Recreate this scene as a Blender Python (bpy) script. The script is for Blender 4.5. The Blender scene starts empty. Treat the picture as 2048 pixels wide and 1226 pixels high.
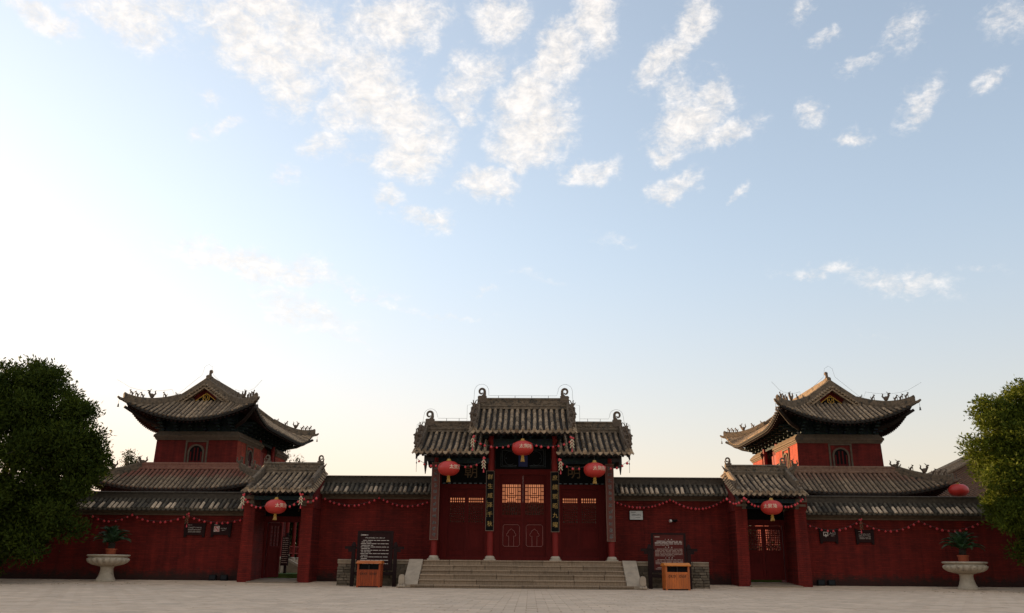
import bpy, math, random
import numpy as np
from mathutils import Vector, Matrix, noise
random.seed(7); RNG = np.random.default_rng(7)
SC = bpy.context.scene
COL = SC.collection
R = math.radians
PI = math.pi

# ------------------------------------------------------------------ camera
cd = bpy.data.cameras.new('camera'); cam = bpy.data.objects.new('camera', cd); COL.objects.link(cam)
cd.lens = 29.88; cd.sensor_width = 36; cd.clip_start = 0.1; cd.clip_end = 3000
_M = Matrix(((0.999763, -0.0016, 0.021706), (0.0203, -0.291061, -0.956489), (0.007848, 0.956703, -0.29096)))
cam.matrix_world = Matrix.Translation((0.25, 0.0, 0.70)) @ _M.to_4x4()
SC.camera = cam

# ------------------------------------------------------------------ sky, sun, exposure
SUN_EL, SUN_AZ = 5.5, -53.0          # azimuth from +Y (straight ahead), negative = to the left
SC.view_settings.view_transform = 'Standard'; SC.view_settings.look = 'None'
SC.view_settings.gamma = 1.0; SC.view_settings.use_curve_mapping = False
SC.view_settings.exposure = 1.42
W = bpy.data.worlds.new('World'); SC.world = W; W.use_nodes = True
BLOBS = [(-0.597,0.544,0.039,0.014,-0.28,0.9),
 (-0.545,0.561,0.031,0.018,-0.07,0.7),
 (-0.504,0.559,0.055,0.025,-0.01,0.9),
 (-0.462,0.584,0.041,0.022,0.21,0.8),
 (-0.386,0.576,0.051,0.034,-0.47,1),
 (-0.337,0.547,0.064,0.034,-0.5,1),
 (-0.307,0.589,0.056,0.038,-0.16,1),
 (-0.36,0.607,0.063,0.02,0.15,1),
 (-0.246,0.559,0.042,0.041,-0.52,0.9),
 (-0.212,0.538,0.065,0.046,-0.72,1.05),
 (-0.171,0.505,0.054,0.037,-0.75,1),
 (-0.15,0.467,0.05,0.029,0.52,1),
 (-0.263,0.464,0.028,0.017,0.1,0.7),
 (-0.242,0.505,0.038,0.028,0.09,0.8),
 (-0.185,0.61,0.074,0.027,0.07,0.95),
 (-0.143,0.59,0.03,0.019,0.06,0.6),
 (-0.042,0.623,0.041,0.027,0.01,0.9),
 (0.088,0.623,0.034,0.032,0.88,1),
 (0.039,0.582,0.048,0.031,0.64,1),
 (-0.001,0.539,0.052,0.029,0.28,1.05),
 (0.006,0.5,0.049,0.04,-0.02,1.05),
 (-0.007,0.472,0.052,0.02,-0.16,0.9),
 (-0.075,0.56,0.045,0.023,0.46,0.8),
 (-0.104,0.529,0.025,0.02,-0.42,0.8),
 (-0.087,0.51,0.026,0.014,0.03,0.7),
 (0.216,0.603,0.033,0.025,0.85,0.9),
 (0.178,0.57,0.053,0.021,0.51,0.9),
 (0.199,0.535,0.038,0.017,-0.4,0.7),
 (0.246,0.528,0.027,0.022,-0.58,0.9),
 (0.206,0.502,0.048,0.026,0.37,1),
 (0.248,0.478,0.039,0.016,0.12,0.9),
 (0.172,0.47,0.023,0.012,-0.08,0.9),
 (-0.056,0.44,0.045,0.017,0.17,0.9),
 (0.076,0.448,0.041,0.015,0.36,0.8),
 (0.18,0.432,0.039,0.013,0.24,0.85),
 (0.258,0.416,0.017,0.007,0.49,0.6),
 (0.349,0.488,0.02,0.016,0.17,0.7),
 (0.396,0.46,0.022,0.012,-0.0,0.75),
 (0.472,0.48,0.032,0.017,0.58,0.7),
 (0.468,0.555,0.03,0.017,0.44,0.65),
 (0.414,0.531,0.027,0.012,0.12,0.55),
 (0.377,0.564,0.02,0.008,0.12,0.55),
 (0.55,0.483,0.019,0.011,0.19,0.6),
 (0.576,0.542,0.028,0.02,0.23,0.6),
 (0.358,0.598,0.026,0.014,0.62,0.55),
 (-0.133,0.394,0.038,0.014,0.04,0.75),
 (-0.178,0.412,0.021,0.01,0.06,0.75),
 (-0.306,0.431,0.023,0.014,-0.38,0.55),
 (-0.408,0.495,0.017,0.012,-0.32,0.6),
 (-0.378,0.47,0.024,0.009,0.23,0.55),
 (-0.409,0.459,0.014,0.007,0.17,0.55),
 (-0.062,0.315,0.017,0.006,0.02,0.5),
 (-0.212,0.454,0.028,0.011,0.08,0.5),
 (0.354,0.316,0.063,0.01,-0.21,0.55),
 (0.426,0.293,0.059,0.017,-0.35,0.62),
 (0.506,0.299,0.028,0.006,0.03,0.4),
 (0.381,0.24,0.021,0.005,-0.09,0.4),
 (0.012,0.329,0.043,0.007,-0.09,0.35),
 (0.106,0.369,0.031,0.008,0.04,0.35),
 (-0.339,0.326,0.11,0.015,-0.07,0.85),
 (-0.278,0.285,0.076,0.017,-0.35,0.7),
 (-0.209,0.308,0.066,0.005,-0.12,0.55),
 (-0.111,0.289,0.067,0.005,-0.11,0.45),
 (-0.241,0.257,0.059,0.006,-0.29,0.5),
 (-0.172,0.293,0.048,0.005,-0.16,0.45)]
def build_world():
    nt = W.node_tree; nt.nodes.clear(); N = nt.nodes.new; L = nt.links.new
    out = N('ShaderNodeOutputWorld'); mix = N('ShaderNodeMixShader')
    b1 = N('ShaderNodeBackground'); b2 = N('ShaderNodeBackground')
    sky = N('ShaderNodeTexSky'); sky.sky_type = 'NISHITA'; sky.sun_disc = False
    sky.sun_elevation = R(SUN_EL); sky.sun_rotation = R(SUN_AZ)
    sky.altitude = 0; sky.air_density = 1.0; sky.dust_density = 0.75; sky.ozone_density = 2.2
    b1.inputs['Strength'].default_value = 0.138
    L(sky.outputs[0], b1.inputs['Color'])
    tc = N('ShaderNodeTexCoord')
    nrm = N('ShaderNodeVectorMath'); nrm.operation = 'NORMALIZE'; L(tc.outputs['Generated'], nrm.inputs[0])
    sep = N('ShaderNodeSeparateXYZ'); L(nrm.outputs[0], sep.inputs[0])
    def m(op, a=None, b=None, c=None, clamp=False):
        n = N('ShaderNodeMath'); n.operation = op; n.use_clamp = clamp
        for i, v in enumerate((a, b, c)):
            if v is None: continue
            if isinstance(v, (int, float)): n.inputs[i].default_value = v
            else: L(v, n.inputs[i])
        return n.outputs[0]
    az = m('ARCTAN2', sep.outputs[0], sep.outputs[1]); el = m('ARCSINE', sep.outputs[2])
    comb = N('ShaderNodeCombineXYZ'); L(az, comb.inputs[0]); L(el, comb.inputs[1])
    ae = comb.outputs[0]
    # flat cloud-deck coordinates (direction projected on a level layer)
    zc = m('MAXIMUM', sep.outputs[2], 0.04)
    deck = N('ShaderNodeCombineXYZ'); L(m('DIVIDE', sep.outputs[0], zc), deck.inputs[0]); L(m('DIVIDE', sep.outputs[1], zc), deck.inputs[1])
    def nz(vec, scale, det, rough, dist=0.0, sc=(1, 1, 1)):
        mp = N('ShaderNodeMapping'); mp.inputs['Scale'].default_value = sc; L(vec, mp.inputs[0])
        n = N('ShaderNodeTexNoise'); n.inputs['Scale'].default_value = scale; n.inputs['Detail'].default_value = det
        n.inputs['Roughness'].default_value = rough; n.inputs['Distortion'].default_value = dist
        L(mp.outputs[0], n.inputs['Vector']); return n
    # bend the blob coordinates so that no outline is an ellipse
    w1 = nz(ae, 14, 4, 0.6)
    sub = N('ShaderNodeVectorMath'); sub.operation = 'SUBTRACT'; L(w1.outputs['Color'], sub.inputs[0]); sub.inputs[1].default_value = (0.5, 0.5, 0.5)
    scl = N('ShaderNodeVectorMath'); scl.operation = 'SCALE'; L(sub.outputs[0], scl.inputs[0]); scl.inputs['Scale'].default_value = 0.075
    add = N('ShaderNodeVectorMath'); add.operation = 'ADD'; L(ae, add.inputs[0]); L(scl.outputs[0], add.inputs[1])
    acc = None
    for (a, e, ra, re, rot, w) in BLOBS:
        mp = N('ShaderNodeMapping'); mp.vector_type = 'TEXTURE'
        mp.inputs['Location'].default_value = (a, e, 0); mp.inputs['Rotation'].default_value = (0, 0, rot)
        mp.inputs['Scale'].default_value = (ra * 1.95, re * 1.95, 1)
        L(add.outputs[0], mp.inputs[0])
        ln = N('ShaderNodeVectorMath'); ln.operation = 'LENGTH'; L(mp.outputs[0], ln.inputs[0])
        mr = N('ShaderNodeMapRange'); mr.interpolation_type = 'SMOOTHERSTEP'
        mr.inputs['From Min'].default_value = 1.0; mr.inputs['From Max'].default_value = 0.0
        mr.inputs['To Min'].default_value = 0.0; mr.inputs['To Max'].default_value = w
        L(ln.outputs['Value'], mr.inputs['Value'])
        acc = mr.outputs[0] if acc is None else m('MAXIMUM', acc, mr.outputs[0])
    # the same kind of broken cloud fills the unseen sky, thickened there to neutralise the fill light
    rest = nz(deck.outputs[0], 0.55, 5, 0.55, 0.2)
    away = N('ShaderNodeMapRange'); away.interpolation_type = 'SMOOTHSTEP'
    away.inputs['From Min'].default_value = 0.6; away.inputs['From Max'].default_value = 0.9
    L(m('ABSOLUTE', az), away.inputs['Value'])
    above = N('ShaderNodeMapRange'); above.interpolation_type = 'SMOOTHSTEP'
    above.inputs['From Min'].default_value = 0.62; above.inputs['From Max'].default_value = 0.78
    L(el, above.inputs['Value'])
    restm = m('MULTIPLY', m('MULTIPLY', m('SUBTRACT', rest.outputs[0], 0.42, clamp=True), 6.0, clamp=True), m('MAXIMUM', away.outputs[0], above.outputs[0]))
    acc = m('MAXIMUM', acc, restm)
    puff = nz(ae, 40, 8, 0.66, 0.35, (1, 1.5, 1)); fine = nz(ae, 110, 6, 0.66, 0.5, (1, 1.7, 1))
    tex = m('ADD', m('MULTIPLY', puff.outputs[0], 0.6), m('MULTIPLY', fine.outputs[0], 0.4))
    d = m('ADD', m('MULTIPLY', acc, 0.93), m('MULTIPLY', m('SUBTRACT', tex, 0.5), 2.2))
    mr = N('ShaderNodeMapRange'); mr.interpolation_type = 'SMOOTHSTEP'
    mr.inputs['From Min'].default_value = 0.10; mr.inputs['From Max'].default_value = 1.12
    L(d, mr.inputs['Value'])
    # no cloud where the mask is nil
    gate = N('ShaderNodeMapRange'); gate.inputs['From Min'].default_value = 0.0; gate.inputs['From Max'].default_value = 0.5
    L(acc, gate.inputs['Value'])
    dens = m('MULTIPLY', m('MULTIPLY', mr.outputs[0], gate.outputs[0]), 0.92)
    # thin summer haze over all of the sky: thickest low down, brightest round the sun (forward scatter)
    dot = N('ShaderNodeVectorMath'); dot.operation = 'DOT_PRODUCT'; L(nrm.outputs[0], dot.inputs[0])
    dot.inputs[1].default_value = (math.sin(R(SUN_AZ)) * math.cos(R(SUN_EL)), math.cos(R(SUN_AZ)) * math.cos(R(SUN_EL)), math.sin(R(SUN_EL)))
    fwd = m('POWER', m('MAXIMUM', m('MULTIPLY_ADD', dot.outputs['Value'], 0.5, 0.5), 0.0), 5.0)
    b3 = N('ShaderNodeBackground'); mix3 = N('ShaderNodeMixShader')
    veil = m('ADD', m('MULTIPLY', m('EXPONENT', m('MULTIPLY', m('MAXIMUM', el, 0.0), -4.0)), 0.70), 0.22)
    L(m('ADD', veil, m('MULTIPLY', fwd, 0.34), clamp=True), mix3.inputs['Fac'])
    low = N('ShaderNodeMapRange'); low.interpolation_type = 'SMOOTHSTEP'
    low.inputs['From Min'].default_value = 0.0; low.inputs['From Max'].default_value = 0.40
    L(el, low.inputs['Value'])
    hz = N('ShaderNodeMix'); hz.data_type = 'RGBA'; L(low.outputs[0], hz.inputs[0])
    hz.inputs[6].default_value = (1.0, 0.765, 0.575, 1); hz.inputs[7].default_value = (0.96, 0.985, 1.02, 1)
    L(hz.outputs[2], b3.inputs['Color'])
    L(m('MULTIPLY_ADD', fwd, 0.12, 0.35), b3.inputs['Strength'])
    L(b1.outputs[0], mix3.inputs[1]); L(b3.outputs[0], mix3.inputs[2])
    L(dens, mix.inputs['Fac'])
    ramp = N('ShaderNodeMapRange'); ramp.inputs['From Min'].default_value = 0.35; ramp.inputs['From Max'].default_value = 0.65
    ramp.inputs['To Min'].default_value = 0.325; ramp.inputs['To Max'].default_value = 0.425
    L(puff.outputs[0], ramp.inputs['Value'])
    b2.inputs['Color'].default_value = (1.0, 0.945, 0.895, 1); L(ramp.outputs[0], b2.inputs['Strength'])
    L(mix3.outputs[0], mix.inputs[1]); L(b2.outputs[0], mix.inputs[2]); L(mix.outputs[0], out.inputs['Surface'])
build_world()
sd = bpy.data.lights.new('sun', 'SUN'); sun = bpy.data.objects.new('sun', sd); COL.objects.link(sun)
sd.energy = 5.0; sd.angle = R(0.6); sd.color = (1.0, 0.66, 0.36)
_d = Vector((math.sin(R(SUN_AZ)) * math.cos(R(SUN_EL)), math.cos(R(SUN_AZ)) * math.cos(R(SUN_EL)), math.sin(R(SUN_EL))))
sun.rotation_euler = _d.to_track_quat('Z', 'Y').to_euler()
# ------------------------------------------------------------------ materials
def _mat(name):
    m = bpy.data.materials.new(name); m.use_nodes = True
    nt = m.node_tree; p = nt.nodes['Principled BSDF']
    return m, nt, p
def mat(name, col, rough=0.8, var=0.25, scale=6.0, bump=0.0, bscale=40.0, metal=0.0, objvar=0.0, spec=0.3, spots=None, stretch=(1, 1, 1), attr=None):
    """Noise-varied colour, optional per-object variation, blotches of another colour, fine bump."""
    m, nt, p = _mat(name); N = nt.nodes.new; L = nt.links.new
    p.inputs['Roughness'].default_value = rough; p.inputs['Metallic'].default_value = metal
    p.inputs['Specular IOR Level'].default_value = spec
    geo = N('ShaderNodeNewGeometry')
    mp = N('ShaderNodeMapping'); mp.inputs['Scale'].default_value = stretch; L(geo.outputs['Position'], mp.inputs[0])
    n1 = N('ShaderNodeTexNoise'); n1.inputs['Scale'].default_value = scale; n1.inputs['Detail'].default_value = 5; n1.inputs['Roughness'].default_value = 0.65
    L(mp.outputs[0], n1.inputs['Vector'])
    r = N('ShaderNodeMapRange'); r.inputs['From Min'].default_value = 0.25; r.inputs['From Max'].default_value = 0.75
    r.inputs['To Min'].default_value = 1 - var; r.inputs['To Max'].default_value = 1 + var; L(n1.outputs[0], r.inputs['Value'])
    fac = r.outputs[0]
    def mul(a, b):
        k = N('ShaderNodeMath'); k.operation = 'MULTIPLY'; L(a, k.inputs[0])
        if isinstance(b, float): k.inputs[1].default_value = b
        else: L(b, k.inputs[1])
        return k.outputs[0]
    if objvar:
        oi = N('ShaderNodeObjectInfo'); r2 = N('ShaderNodeMapRange')
        r2.inputs['To Min'].default_value = 1 - objvar; r2.inputs['To Max'].default_value = 1 + objvar
        L(oi.outputs['Random'], r2.inputs['Value']); fac = mul(fac, r2.outputs[0])
    if attr:
        at = N('ShaderNodeAttribute'); at.attribute_name = attr; fac = mul(fac, at.outputs['Fac'])
    c = N('ShaderNodeVectorMath'); c.operation = 'SCALE'; L(fac, c.inputs['Scale']); c.inputs[0].default_value = col
    outc = c.outputs[0]
    if spots:
        for (scol, sscale, lo, hi) in spots:
            n2 = N('ShaderNodeTexNoise'); n2.inputs['Scale'].default_value = sscale; n2.inputs['Detail'].default_value = 6; n2.inputs['Roughness'].default_value = 0.7
            L(mp.outputs[0], n2.inputs['Vector'])
            r3 = N('ShaderNodeMapRange'); r3.inputs['From Min'].default_value = lo; r3.inputs['From Max'].default_value = hi; L(n2.outputs[0], r3.inputs['Value'])
            mx = N('ShaderNodeMix'); mx.data_type = 'RGBA'; L(r3.outputs[0], mx.inputs[0]); L(outc, mx.inputs[6]); mx.inputs[7].default_value = (*scol, 1)
            outc = mx.outputs[2]
    L(outc, p.inputs['Base Color'])
    if bump:
        n3 = N('ShaderNodeTexNoise'); n3.inputs['Scale'].default_value = bscale; n3.inputs['Detail'].default_value = 4; L(mp.outputs[0], n3.inputs['Vector'])
        b = N('ShaderNodeBump'); b.inputs['Strength'].default_value = bump; b.inputs['Distance'].default_value = 0.02
        L(n3.outputs[0], b.inputs['Height']); L(b.outputs[0], p.inputs['Normal'])
    return m
def brick_mat(name, col, axis, mortar=0.7, wear=None, bw=0.24, bh=0.062, rough=0.85, band=None):
    """Painted brickwork: courses run along 'x' or 'y'. wear = colour of bare patches; band = (colour, height) of the bare, damp foot."""
    m, nt, p = _mat(name); N = nt.nodes.new; L = nt.links.new
    p.inputs['Roughness'].default_value = rough; p.inputs['Specular IOR Level'].default_value = 0.25
    geo = N('ShaderNodeNewGeometry'); s = N('ShaderNodeSeparateXYZ'); L(geo.outputs['Position'], s.inputs[0])
    c = N('ShaderNodeCombineXYZ'); L(s.outputs[0 if axis == 'x' else 1], c.inputs[0]); L(s.outputs[2], c.inputs[1])
    bt = N('ShaderNodeTexBrick'); L(c.outputs[0], bt.inputs['Vector'])
    bt.inputs['Scale'].default_value = 1.0; bt.inputs['Brick Width'].default_value = bw; bt.inputs['Row Height'].default_value = bh
    bt.inputs['Mortar Size'].default_value = 0.007; bt.inputs['Mortar Smooth'].default_value = 0.3; bt.inputs['Bias'].default_value = 0.0
    bt.inputs['Color1'].default_value = (*[v * 1.18 for v in col], 1); bt.inputs['Color2'].default_value = (*[v * 0.84 for v in col], 1)
    bt.inputs['Mortar'].default_value = (*[v * mortar for v in col], 1)
    n1 = N('ShaderNodeTexNoise'); n1.inputs['Scale'].default_value = 1.3; n1.inputs['Detail'].default_value = 7; n1.inputs['Roughness'].default_value = 0.7
    L(geo.outputs['Position'], n1.inputs['Vector'])
    r = N('ShaderNodeMapRange'); r.inputs['From Min'].default_value = 0.3; r.inputs['From Max'].default_value = 0.7
    r.inputs['To Min'].default_value = 0.72; r.inputs['To Max'].default_value = 1.25; L(n1.outputs[0], r.inputs['Value'])
    sc = N('ShaderNodeVectorMath'); sc.operation = 'SCALE'; L(bt.outputs['Color'], sc.inputs[0]); L(r.outputs[0], sc.inputs['Scale'])
    # water streaks and faded runs, long in the vertical
    ns_ = N('ShaderNodeTexNoise'); ns_.inputs['Scale'].default_value = 1.0; ns_.inputs['Detail'].default_value = 5; ns_.inputs['Roughness'].default_value = 0.6
    ms_ = N('ShaderNodeMapping'); ms_.inputs['Scale'].default_value = (5.0, 5.0, 0.4); L(geo.outputs['Position'], ms_.inputs[0]); L(ms_.outputs[0], ns_.inputs['Vector'])
    rs_ = N('ShaderNodeMapRange'); rs_.inputs['From Min'].default_value = 0.35; rs_.inputs['From Max'].default_value = 0.68; rs_.inputs['To Min'].default_value = 0.74; rs_.inputs['To Max'].default_value = 1.22; L(ns_.outputs[0], rs_.inputs['Value'])
    sc2 = N('ShaderNodeVectorMath'); sc2.operation = 'SCALE'; L(sc.outputs[0], sc2.inputs[0]); L(rs_.outputs[0], sc2.inputs['Scale'])
    outc = sc2.outputs[0]
    def blend(outc, facsock, colr):
        mx = N('ShaderNodeMix'); mx.data_type = 'RGBA'; L(facsock, mx.inputs[0]); L(outc, mx.inputs[6]); mx.inputs[7].default_value = (*colr, 1); return mx.outputs[2]
    if wear:
        n2 = N('ShaderNodeTexNoise'); n2.inputs['Scale'].default_value = 7; n2.inputs['Detail'].default_value = 7; n2.inputs['Roughness'].default_value = 0.75
        mp = N('ShaderNodeMapping'); mp.inputs['Scale'].default_value = (0.45, 0.45, 1.6); L(geo.outputs['Position'], mp.inputs[0]); L(mp.outputs[0], n2.inputs['Vector'])
        r2 = N('ShaderNodeMapRange'); r2.inputs['From Min'].default_value = 0.66; r2.inputs['From Max'].default_value = 0.78; L(n2.outputs[0], r2.inputs['Value'])
        outc = blend(outc, r2.outputs[0], wear)
    if band:
        colr, h = band
        n3 = N('ShaderNodeTexNoise'); n3.inputs['Scale'].default_value = 5.0; n3.inputs['Detail'].default_value = 9; n3.inputs['Roughness'].default_value = 0.75; L(geo.outputs['Position'], n3.inputs['Vector'])
        a = N('ShaderNodeMath'); a.operation = 'MULTIPLY_ADD'; L(n3.outputs[0], a.inputs[0]); a.inputs[1].default_value = 1.0; a.inputs[2].default_value = h - 0.5
        d = N('ShaderNodeMath'); d.operation = 'SUBTRACT'; L(a.outputs[0], d.inputs[0]); L(s.outputs[2], d.inputs[1])
        r4 = N('ShaderNodeMapRange'); r4.inputs['From Min'].default_value = -0.12; r4.inputs['From Max'].default_value = 0.16; r4.inputs['To Max'].default_value = 0.85; L(d.outputs[0], r4.inputs['Value'])
        outc = blend(outc, r4.outputs[0], colr)
    L(outc, p.inputs['Base Color'])
    b = N('ShaderNodeBump'); b.inputs['Strength'].default_value = 0.5; b.inputs['Distance'].default_value = 0.012; b.invert = True
    L(bt.outputs['Fac'], b.inputs['Height']); L(b.outputs[0], p.inputs['Normal'])
    return m
RED = (0.145, 0.0115, 0.0065)
M = {}
M['red_wall'] = brick_mat('red_brick', RED, 'x', wear=(0.10, 0.045, 0.035))
M['red_wall_y'] = brick_mat('red_brick_side', RED, 'y', wear=(0.10, 0.045, 0.035))
M['red_foot'] = brick_mat('red_brick_foot', tuple(v * 0.9 for v in RED), 'x', wear=(0.06, 0.03, 0.024), band=((0.022, 0.014, 0.010), 0.40))  # whole wall red darkened to stand in for tree shade and vignetting
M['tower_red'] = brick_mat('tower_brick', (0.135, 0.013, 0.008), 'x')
M['tower_red_y'] = brick_mat('tower_brick_side', (0.26, 0.035, 0.014), 'y')  # side brick lighter and more orange than the front: sunlit tone in its colour
M['grey_brick'] = mat('grey_brick', (0.14, 0.105, 0.07), 0.9, 0.35, 9, 0.5, 50, objvar=0.3, spots=[((0.04, 0.038, 0.034), 4, 0.55, 0.75)])
M['cornice'] = mat('cornice_brick', (0.115, 0.08, 0.052), 0.9, 0.3, 8, 0.4, 60, spots=[((0.05, 0.045, 0.04), 5, 0.55, 0.75)])
M['tile'] = mat('roof_tile', (0.275, 0.19, 0.115), 0.88, 0.42, 7, 0.5, 60, objvar=0.45, spots=[((0.05, 0.045, 0.036), 9, 0.50, 0.66), ((0.36, 0.29, 0.21), 19, 0.63, 0.76)])
M['pan'] = mat('pan_tile', (0.03, 0.0235, 0.018), 0.9, 0.4, 9, 0.4, 60, spots=[((0.02, 0.02, 0.018), 6, 0.5, 0.7)])
M['wall_tile_old'] = mat('mossy_tile', (0.066, 0.053, 0.036), 0.92, 0.45, 12, 0.5, 60, objvar=0.4, spots=[((0.10, 0.09, 0.07), 16, 0.6, 0.75)])
M['wall_tile_new'] = mat('eave_tile', (0.32, 0.235, 0.155), 0.88, 0.35, 9, 0.4, 60, objvar=0.7)
M['ridge'] = mat('ridge_brick', (0.16, 0.115, 0.074), 0.9, 0.4, 8, 0.6, 55, spots=[((0.03, 0.032, 0.028), 7, 0.5, 0.68)])
M['ridge_dark'] = mat('ridge_dark', (0.062, 0.048, 0.034), 0.9, 0.4, 8, 0.6, 55)
M['beast'] = mat('ridge_ornament', (0.12, 0.085, 0.058), 0.85, 0.35, 20, 0.6, 60)
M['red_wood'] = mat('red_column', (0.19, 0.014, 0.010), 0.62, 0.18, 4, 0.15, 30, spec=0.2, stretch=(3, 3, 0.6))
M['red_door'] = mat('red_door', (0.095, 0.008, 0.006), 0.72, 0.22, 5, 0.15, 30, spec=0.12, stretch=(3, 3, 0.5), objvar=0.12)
M['red_line'] = mat('pale_trim_line', (0.36, 0.15, 0.12), 0.6, 0.2, 8)
M['dark_wood'] = mat('dark_wood', (0.022, 0.016, 0.013), 0.75, 0.3, 6)
M['rafter'] = mat('rafter_red', (0.022, 0.008, 0.006), 0.75, 0.3, 6)
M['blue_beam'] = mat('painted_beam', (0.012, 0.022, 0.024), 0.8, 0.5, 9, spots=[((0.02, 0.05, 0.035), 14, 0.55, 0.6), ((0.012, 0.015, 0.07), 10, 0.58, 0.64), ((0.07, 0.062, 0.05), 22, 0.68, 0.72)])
M['pattern'] = mat('pattern_line', (0.11, 0.13, 0.135), 0.7, 0.3, 9)
M['black_board'] = mat('black_board', (0.006, 0.0055, 0.005), 0.8, 0.2, 6, spec=0.08)
M['gold'] = mat('gold_letter', (0.38, 0.23, 0.06), 0.4, 0.3, 30)
M['gold_dull'] = mat('dull_gold', (0.12, 0.078, 0.042), 0.7, 0.35, 20, spec=0.1)
M['gable_gold'] = mat('gable_gold', (0.66, 0.36, 0.05), 0.5, 0.2, 20)
M['frame_line'] = mat('board_edge', (0.24, 0.175, 0.12), 0.6, 0.2, 10)
M['brown_board'] = mat('brown_board', (0.115, 0.034, 0.022), 0.7, 0.25, 5, stretch=(4, 4, 0.6))
M['teal_letter'] = mat('grey_letter', (0.15, 0.155, 0.14), 0.7, 0.35, 25)
M['dark_stone'] = mat('board_field', (0.05, 0.04, 0.034), 0.8, 0.3, 8)
M['step'] = mat('step_stone', (0.265, 0.183, 0.115), 0.88, 0.3, 9, 0.6, 60, objvar=0.13, stretch=(3, 3, 0.5), spots=[((0.19, 0.12, 0.07), 4, 0.55, 0.75), ((0.38, 0.31, 0.22), 25, 0.62, 0.75)])
M['ramp'] = mat('ramp_stone', (0.36, 0.28, 0.20), 0.85, 0.2, 4, 0.3, 45, objvar=0.06, spots=[((0.26, 0.21, 0.16), 2.5, 0.55, 0.75)])
M['coping'] = mat('coping_stone', (0.28, 0.205, 0.135), 0.88, 0.3, 5, 0.4, 45, objvar=0.2)
M['base_stone'] = mat('column_base', (0.42, 0.34, 0.25), 0.85, 0.2, 8, 0.3, 50)
M['slab'] = mat('paving_slab', (0.57, 0.425, 0.30), 0.85, 0.12, 2.2, 0.45, 26, objvar=0.10, spots=[((0.36, 0.28, 0.21), 1.1, 0.55, 0.8)])
M['slab_field'] = mat('paving_field', (0.57, 0.425, 0.30), 0.85, 0.12, 2.2, 0.45, 26, attr='tone', spots=[((0.36, 0.28, 0.21), 1.1, 0.55, 0.8)])
M['ground'] = mat('plaza_bed', (0.19, 0.16, 0.135), 0.95, 0.25, 0.8, 0.3, 30)
M['lawn'] = mat('lawn', (0.05, 0.085, 0.012), 0.95, 0.4, 3, 0.6, 60)
M['urn'] = mat('urn_stone', (0.40, 0.33, 0.24), 0.85, 0.2, 7, 0.35, 50, spots=[((0.13, 0.10, 0.075), 5, 0.58, 0.72)])
M['clay'] = mat('terracotta', (0.34, 0.075, 0.03), 0.8, 0.2, 9)
M['soil'] = mat('soil', (0.03, 0.022, 0.016), 0.95, 0.3, 20)
M['frond'] = mat('cycad_frond', (0.022, 0.052, 0.014), 0.5, 0.35, 6, objvar=0.25)
M['cy_trunk'] = mat('cycad_trunk', (0.035, 0.026, 0.018), 0.95, 0.4, 30, 0.8, 40)
M['bin'] = mat('varnished_slat', (0.44, 0.105, 0.015), 0.5, 0.3, 5, 0.2, 40, objvar=0.2, stretch=(8, 8, 0.8), spec=0.4)
M['bin_red'] = mat('red_varnished_slat', (0.26, 0.042, 0.007), 0.55, 0.3, 5, 0.2, 40, objvar=0.2, stretch=(8, 8, 0.8), spec=0.3)
M['bin_lid_red'] = mat('red_varnished_lid', (0.46, 0.115, 0.016), 0.5, 0.2, 5, objvar=0.1)
M['bin_lid'] = mat('varnished_lid', (0.55, 0.17, 0.022), 0.5, 0.2, 5, objvar=0.1)
M['black'] = mat('black_inside', (0.007, 0.006, 0.006), 0.8, 0.2, 8, spec=0.1)
M['mark'] = mat('dark_marking', (0.02, 0.012, 0.008), 0.6, 0.2, 8)
M['sign'] = mat('sign_brown', (0.022, 0.007, 0.006), 0.7, 0.25, 6, spec=0.12)
M['sign_red'] = mat('sign_red_brown', (0.085, 0.016, 0.012), 0.7, 0.2, 6, spec=0.12)
M['post'] = mat('post_brown', (0.018, 0.008, 0.007), 0.75, 0.3, 6, spec=0.12)
M['white_print'] = mat('white_print', (0.50, 0.43, 0.36), 0.6, 0.1, 10)
M['dim_print'] = mat('dim_print', (0.34, 0.24, 0.19), 0.6, 0.2, 10)
M['plaque'] = mat('pale_plaque', (0.55, 0.52, 0.46), 0.5, 0.15, 8)
M['plaque_ink'] = mat('plaque_ink', (0.14, 0.13, 0.11), 0.7, 0.2, 10)
M['no_red'] = mat('prohibit_red', (0.5, 0.03, 0.03), 0.6, 0.1, 10)
M['lan_gold'] = mat('lantern_gold', (0.42, 0.23, 0.035), 0.45, 0.25, 30, spec=0.5)
M['wire'] = mat('thin_wire', (0.06, 0.055, 0.05), 0.6, 0.2, 5)
M['pale_stick'] = mat('pale_cracker', (0.62, 0.50, 0.32), 0.5, 0.3, 40)
M['bark'] = mat('bark', (0.05, 0.04, 0.03), 0.95, 0.4, 8, 0.8, 30)
M['glass_dark'] = mat('dark_glass', (0.006, 0.006, 0.006), 0.4, 0.1, 5, spec=0.15)
M['far_tile'] = mat('far_hall_tile', (0.022, 0.016, 0.012), 0.9, 0.3, 5)
M['hall_tile'] = mat('hall_tile', (0.14, 0.068, 0.036), 0.9, 0.4, 8, 0.5, 50, spots=[((0.03, 0.025, 0.02), 9, 0.5, 0.7)])
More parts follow.
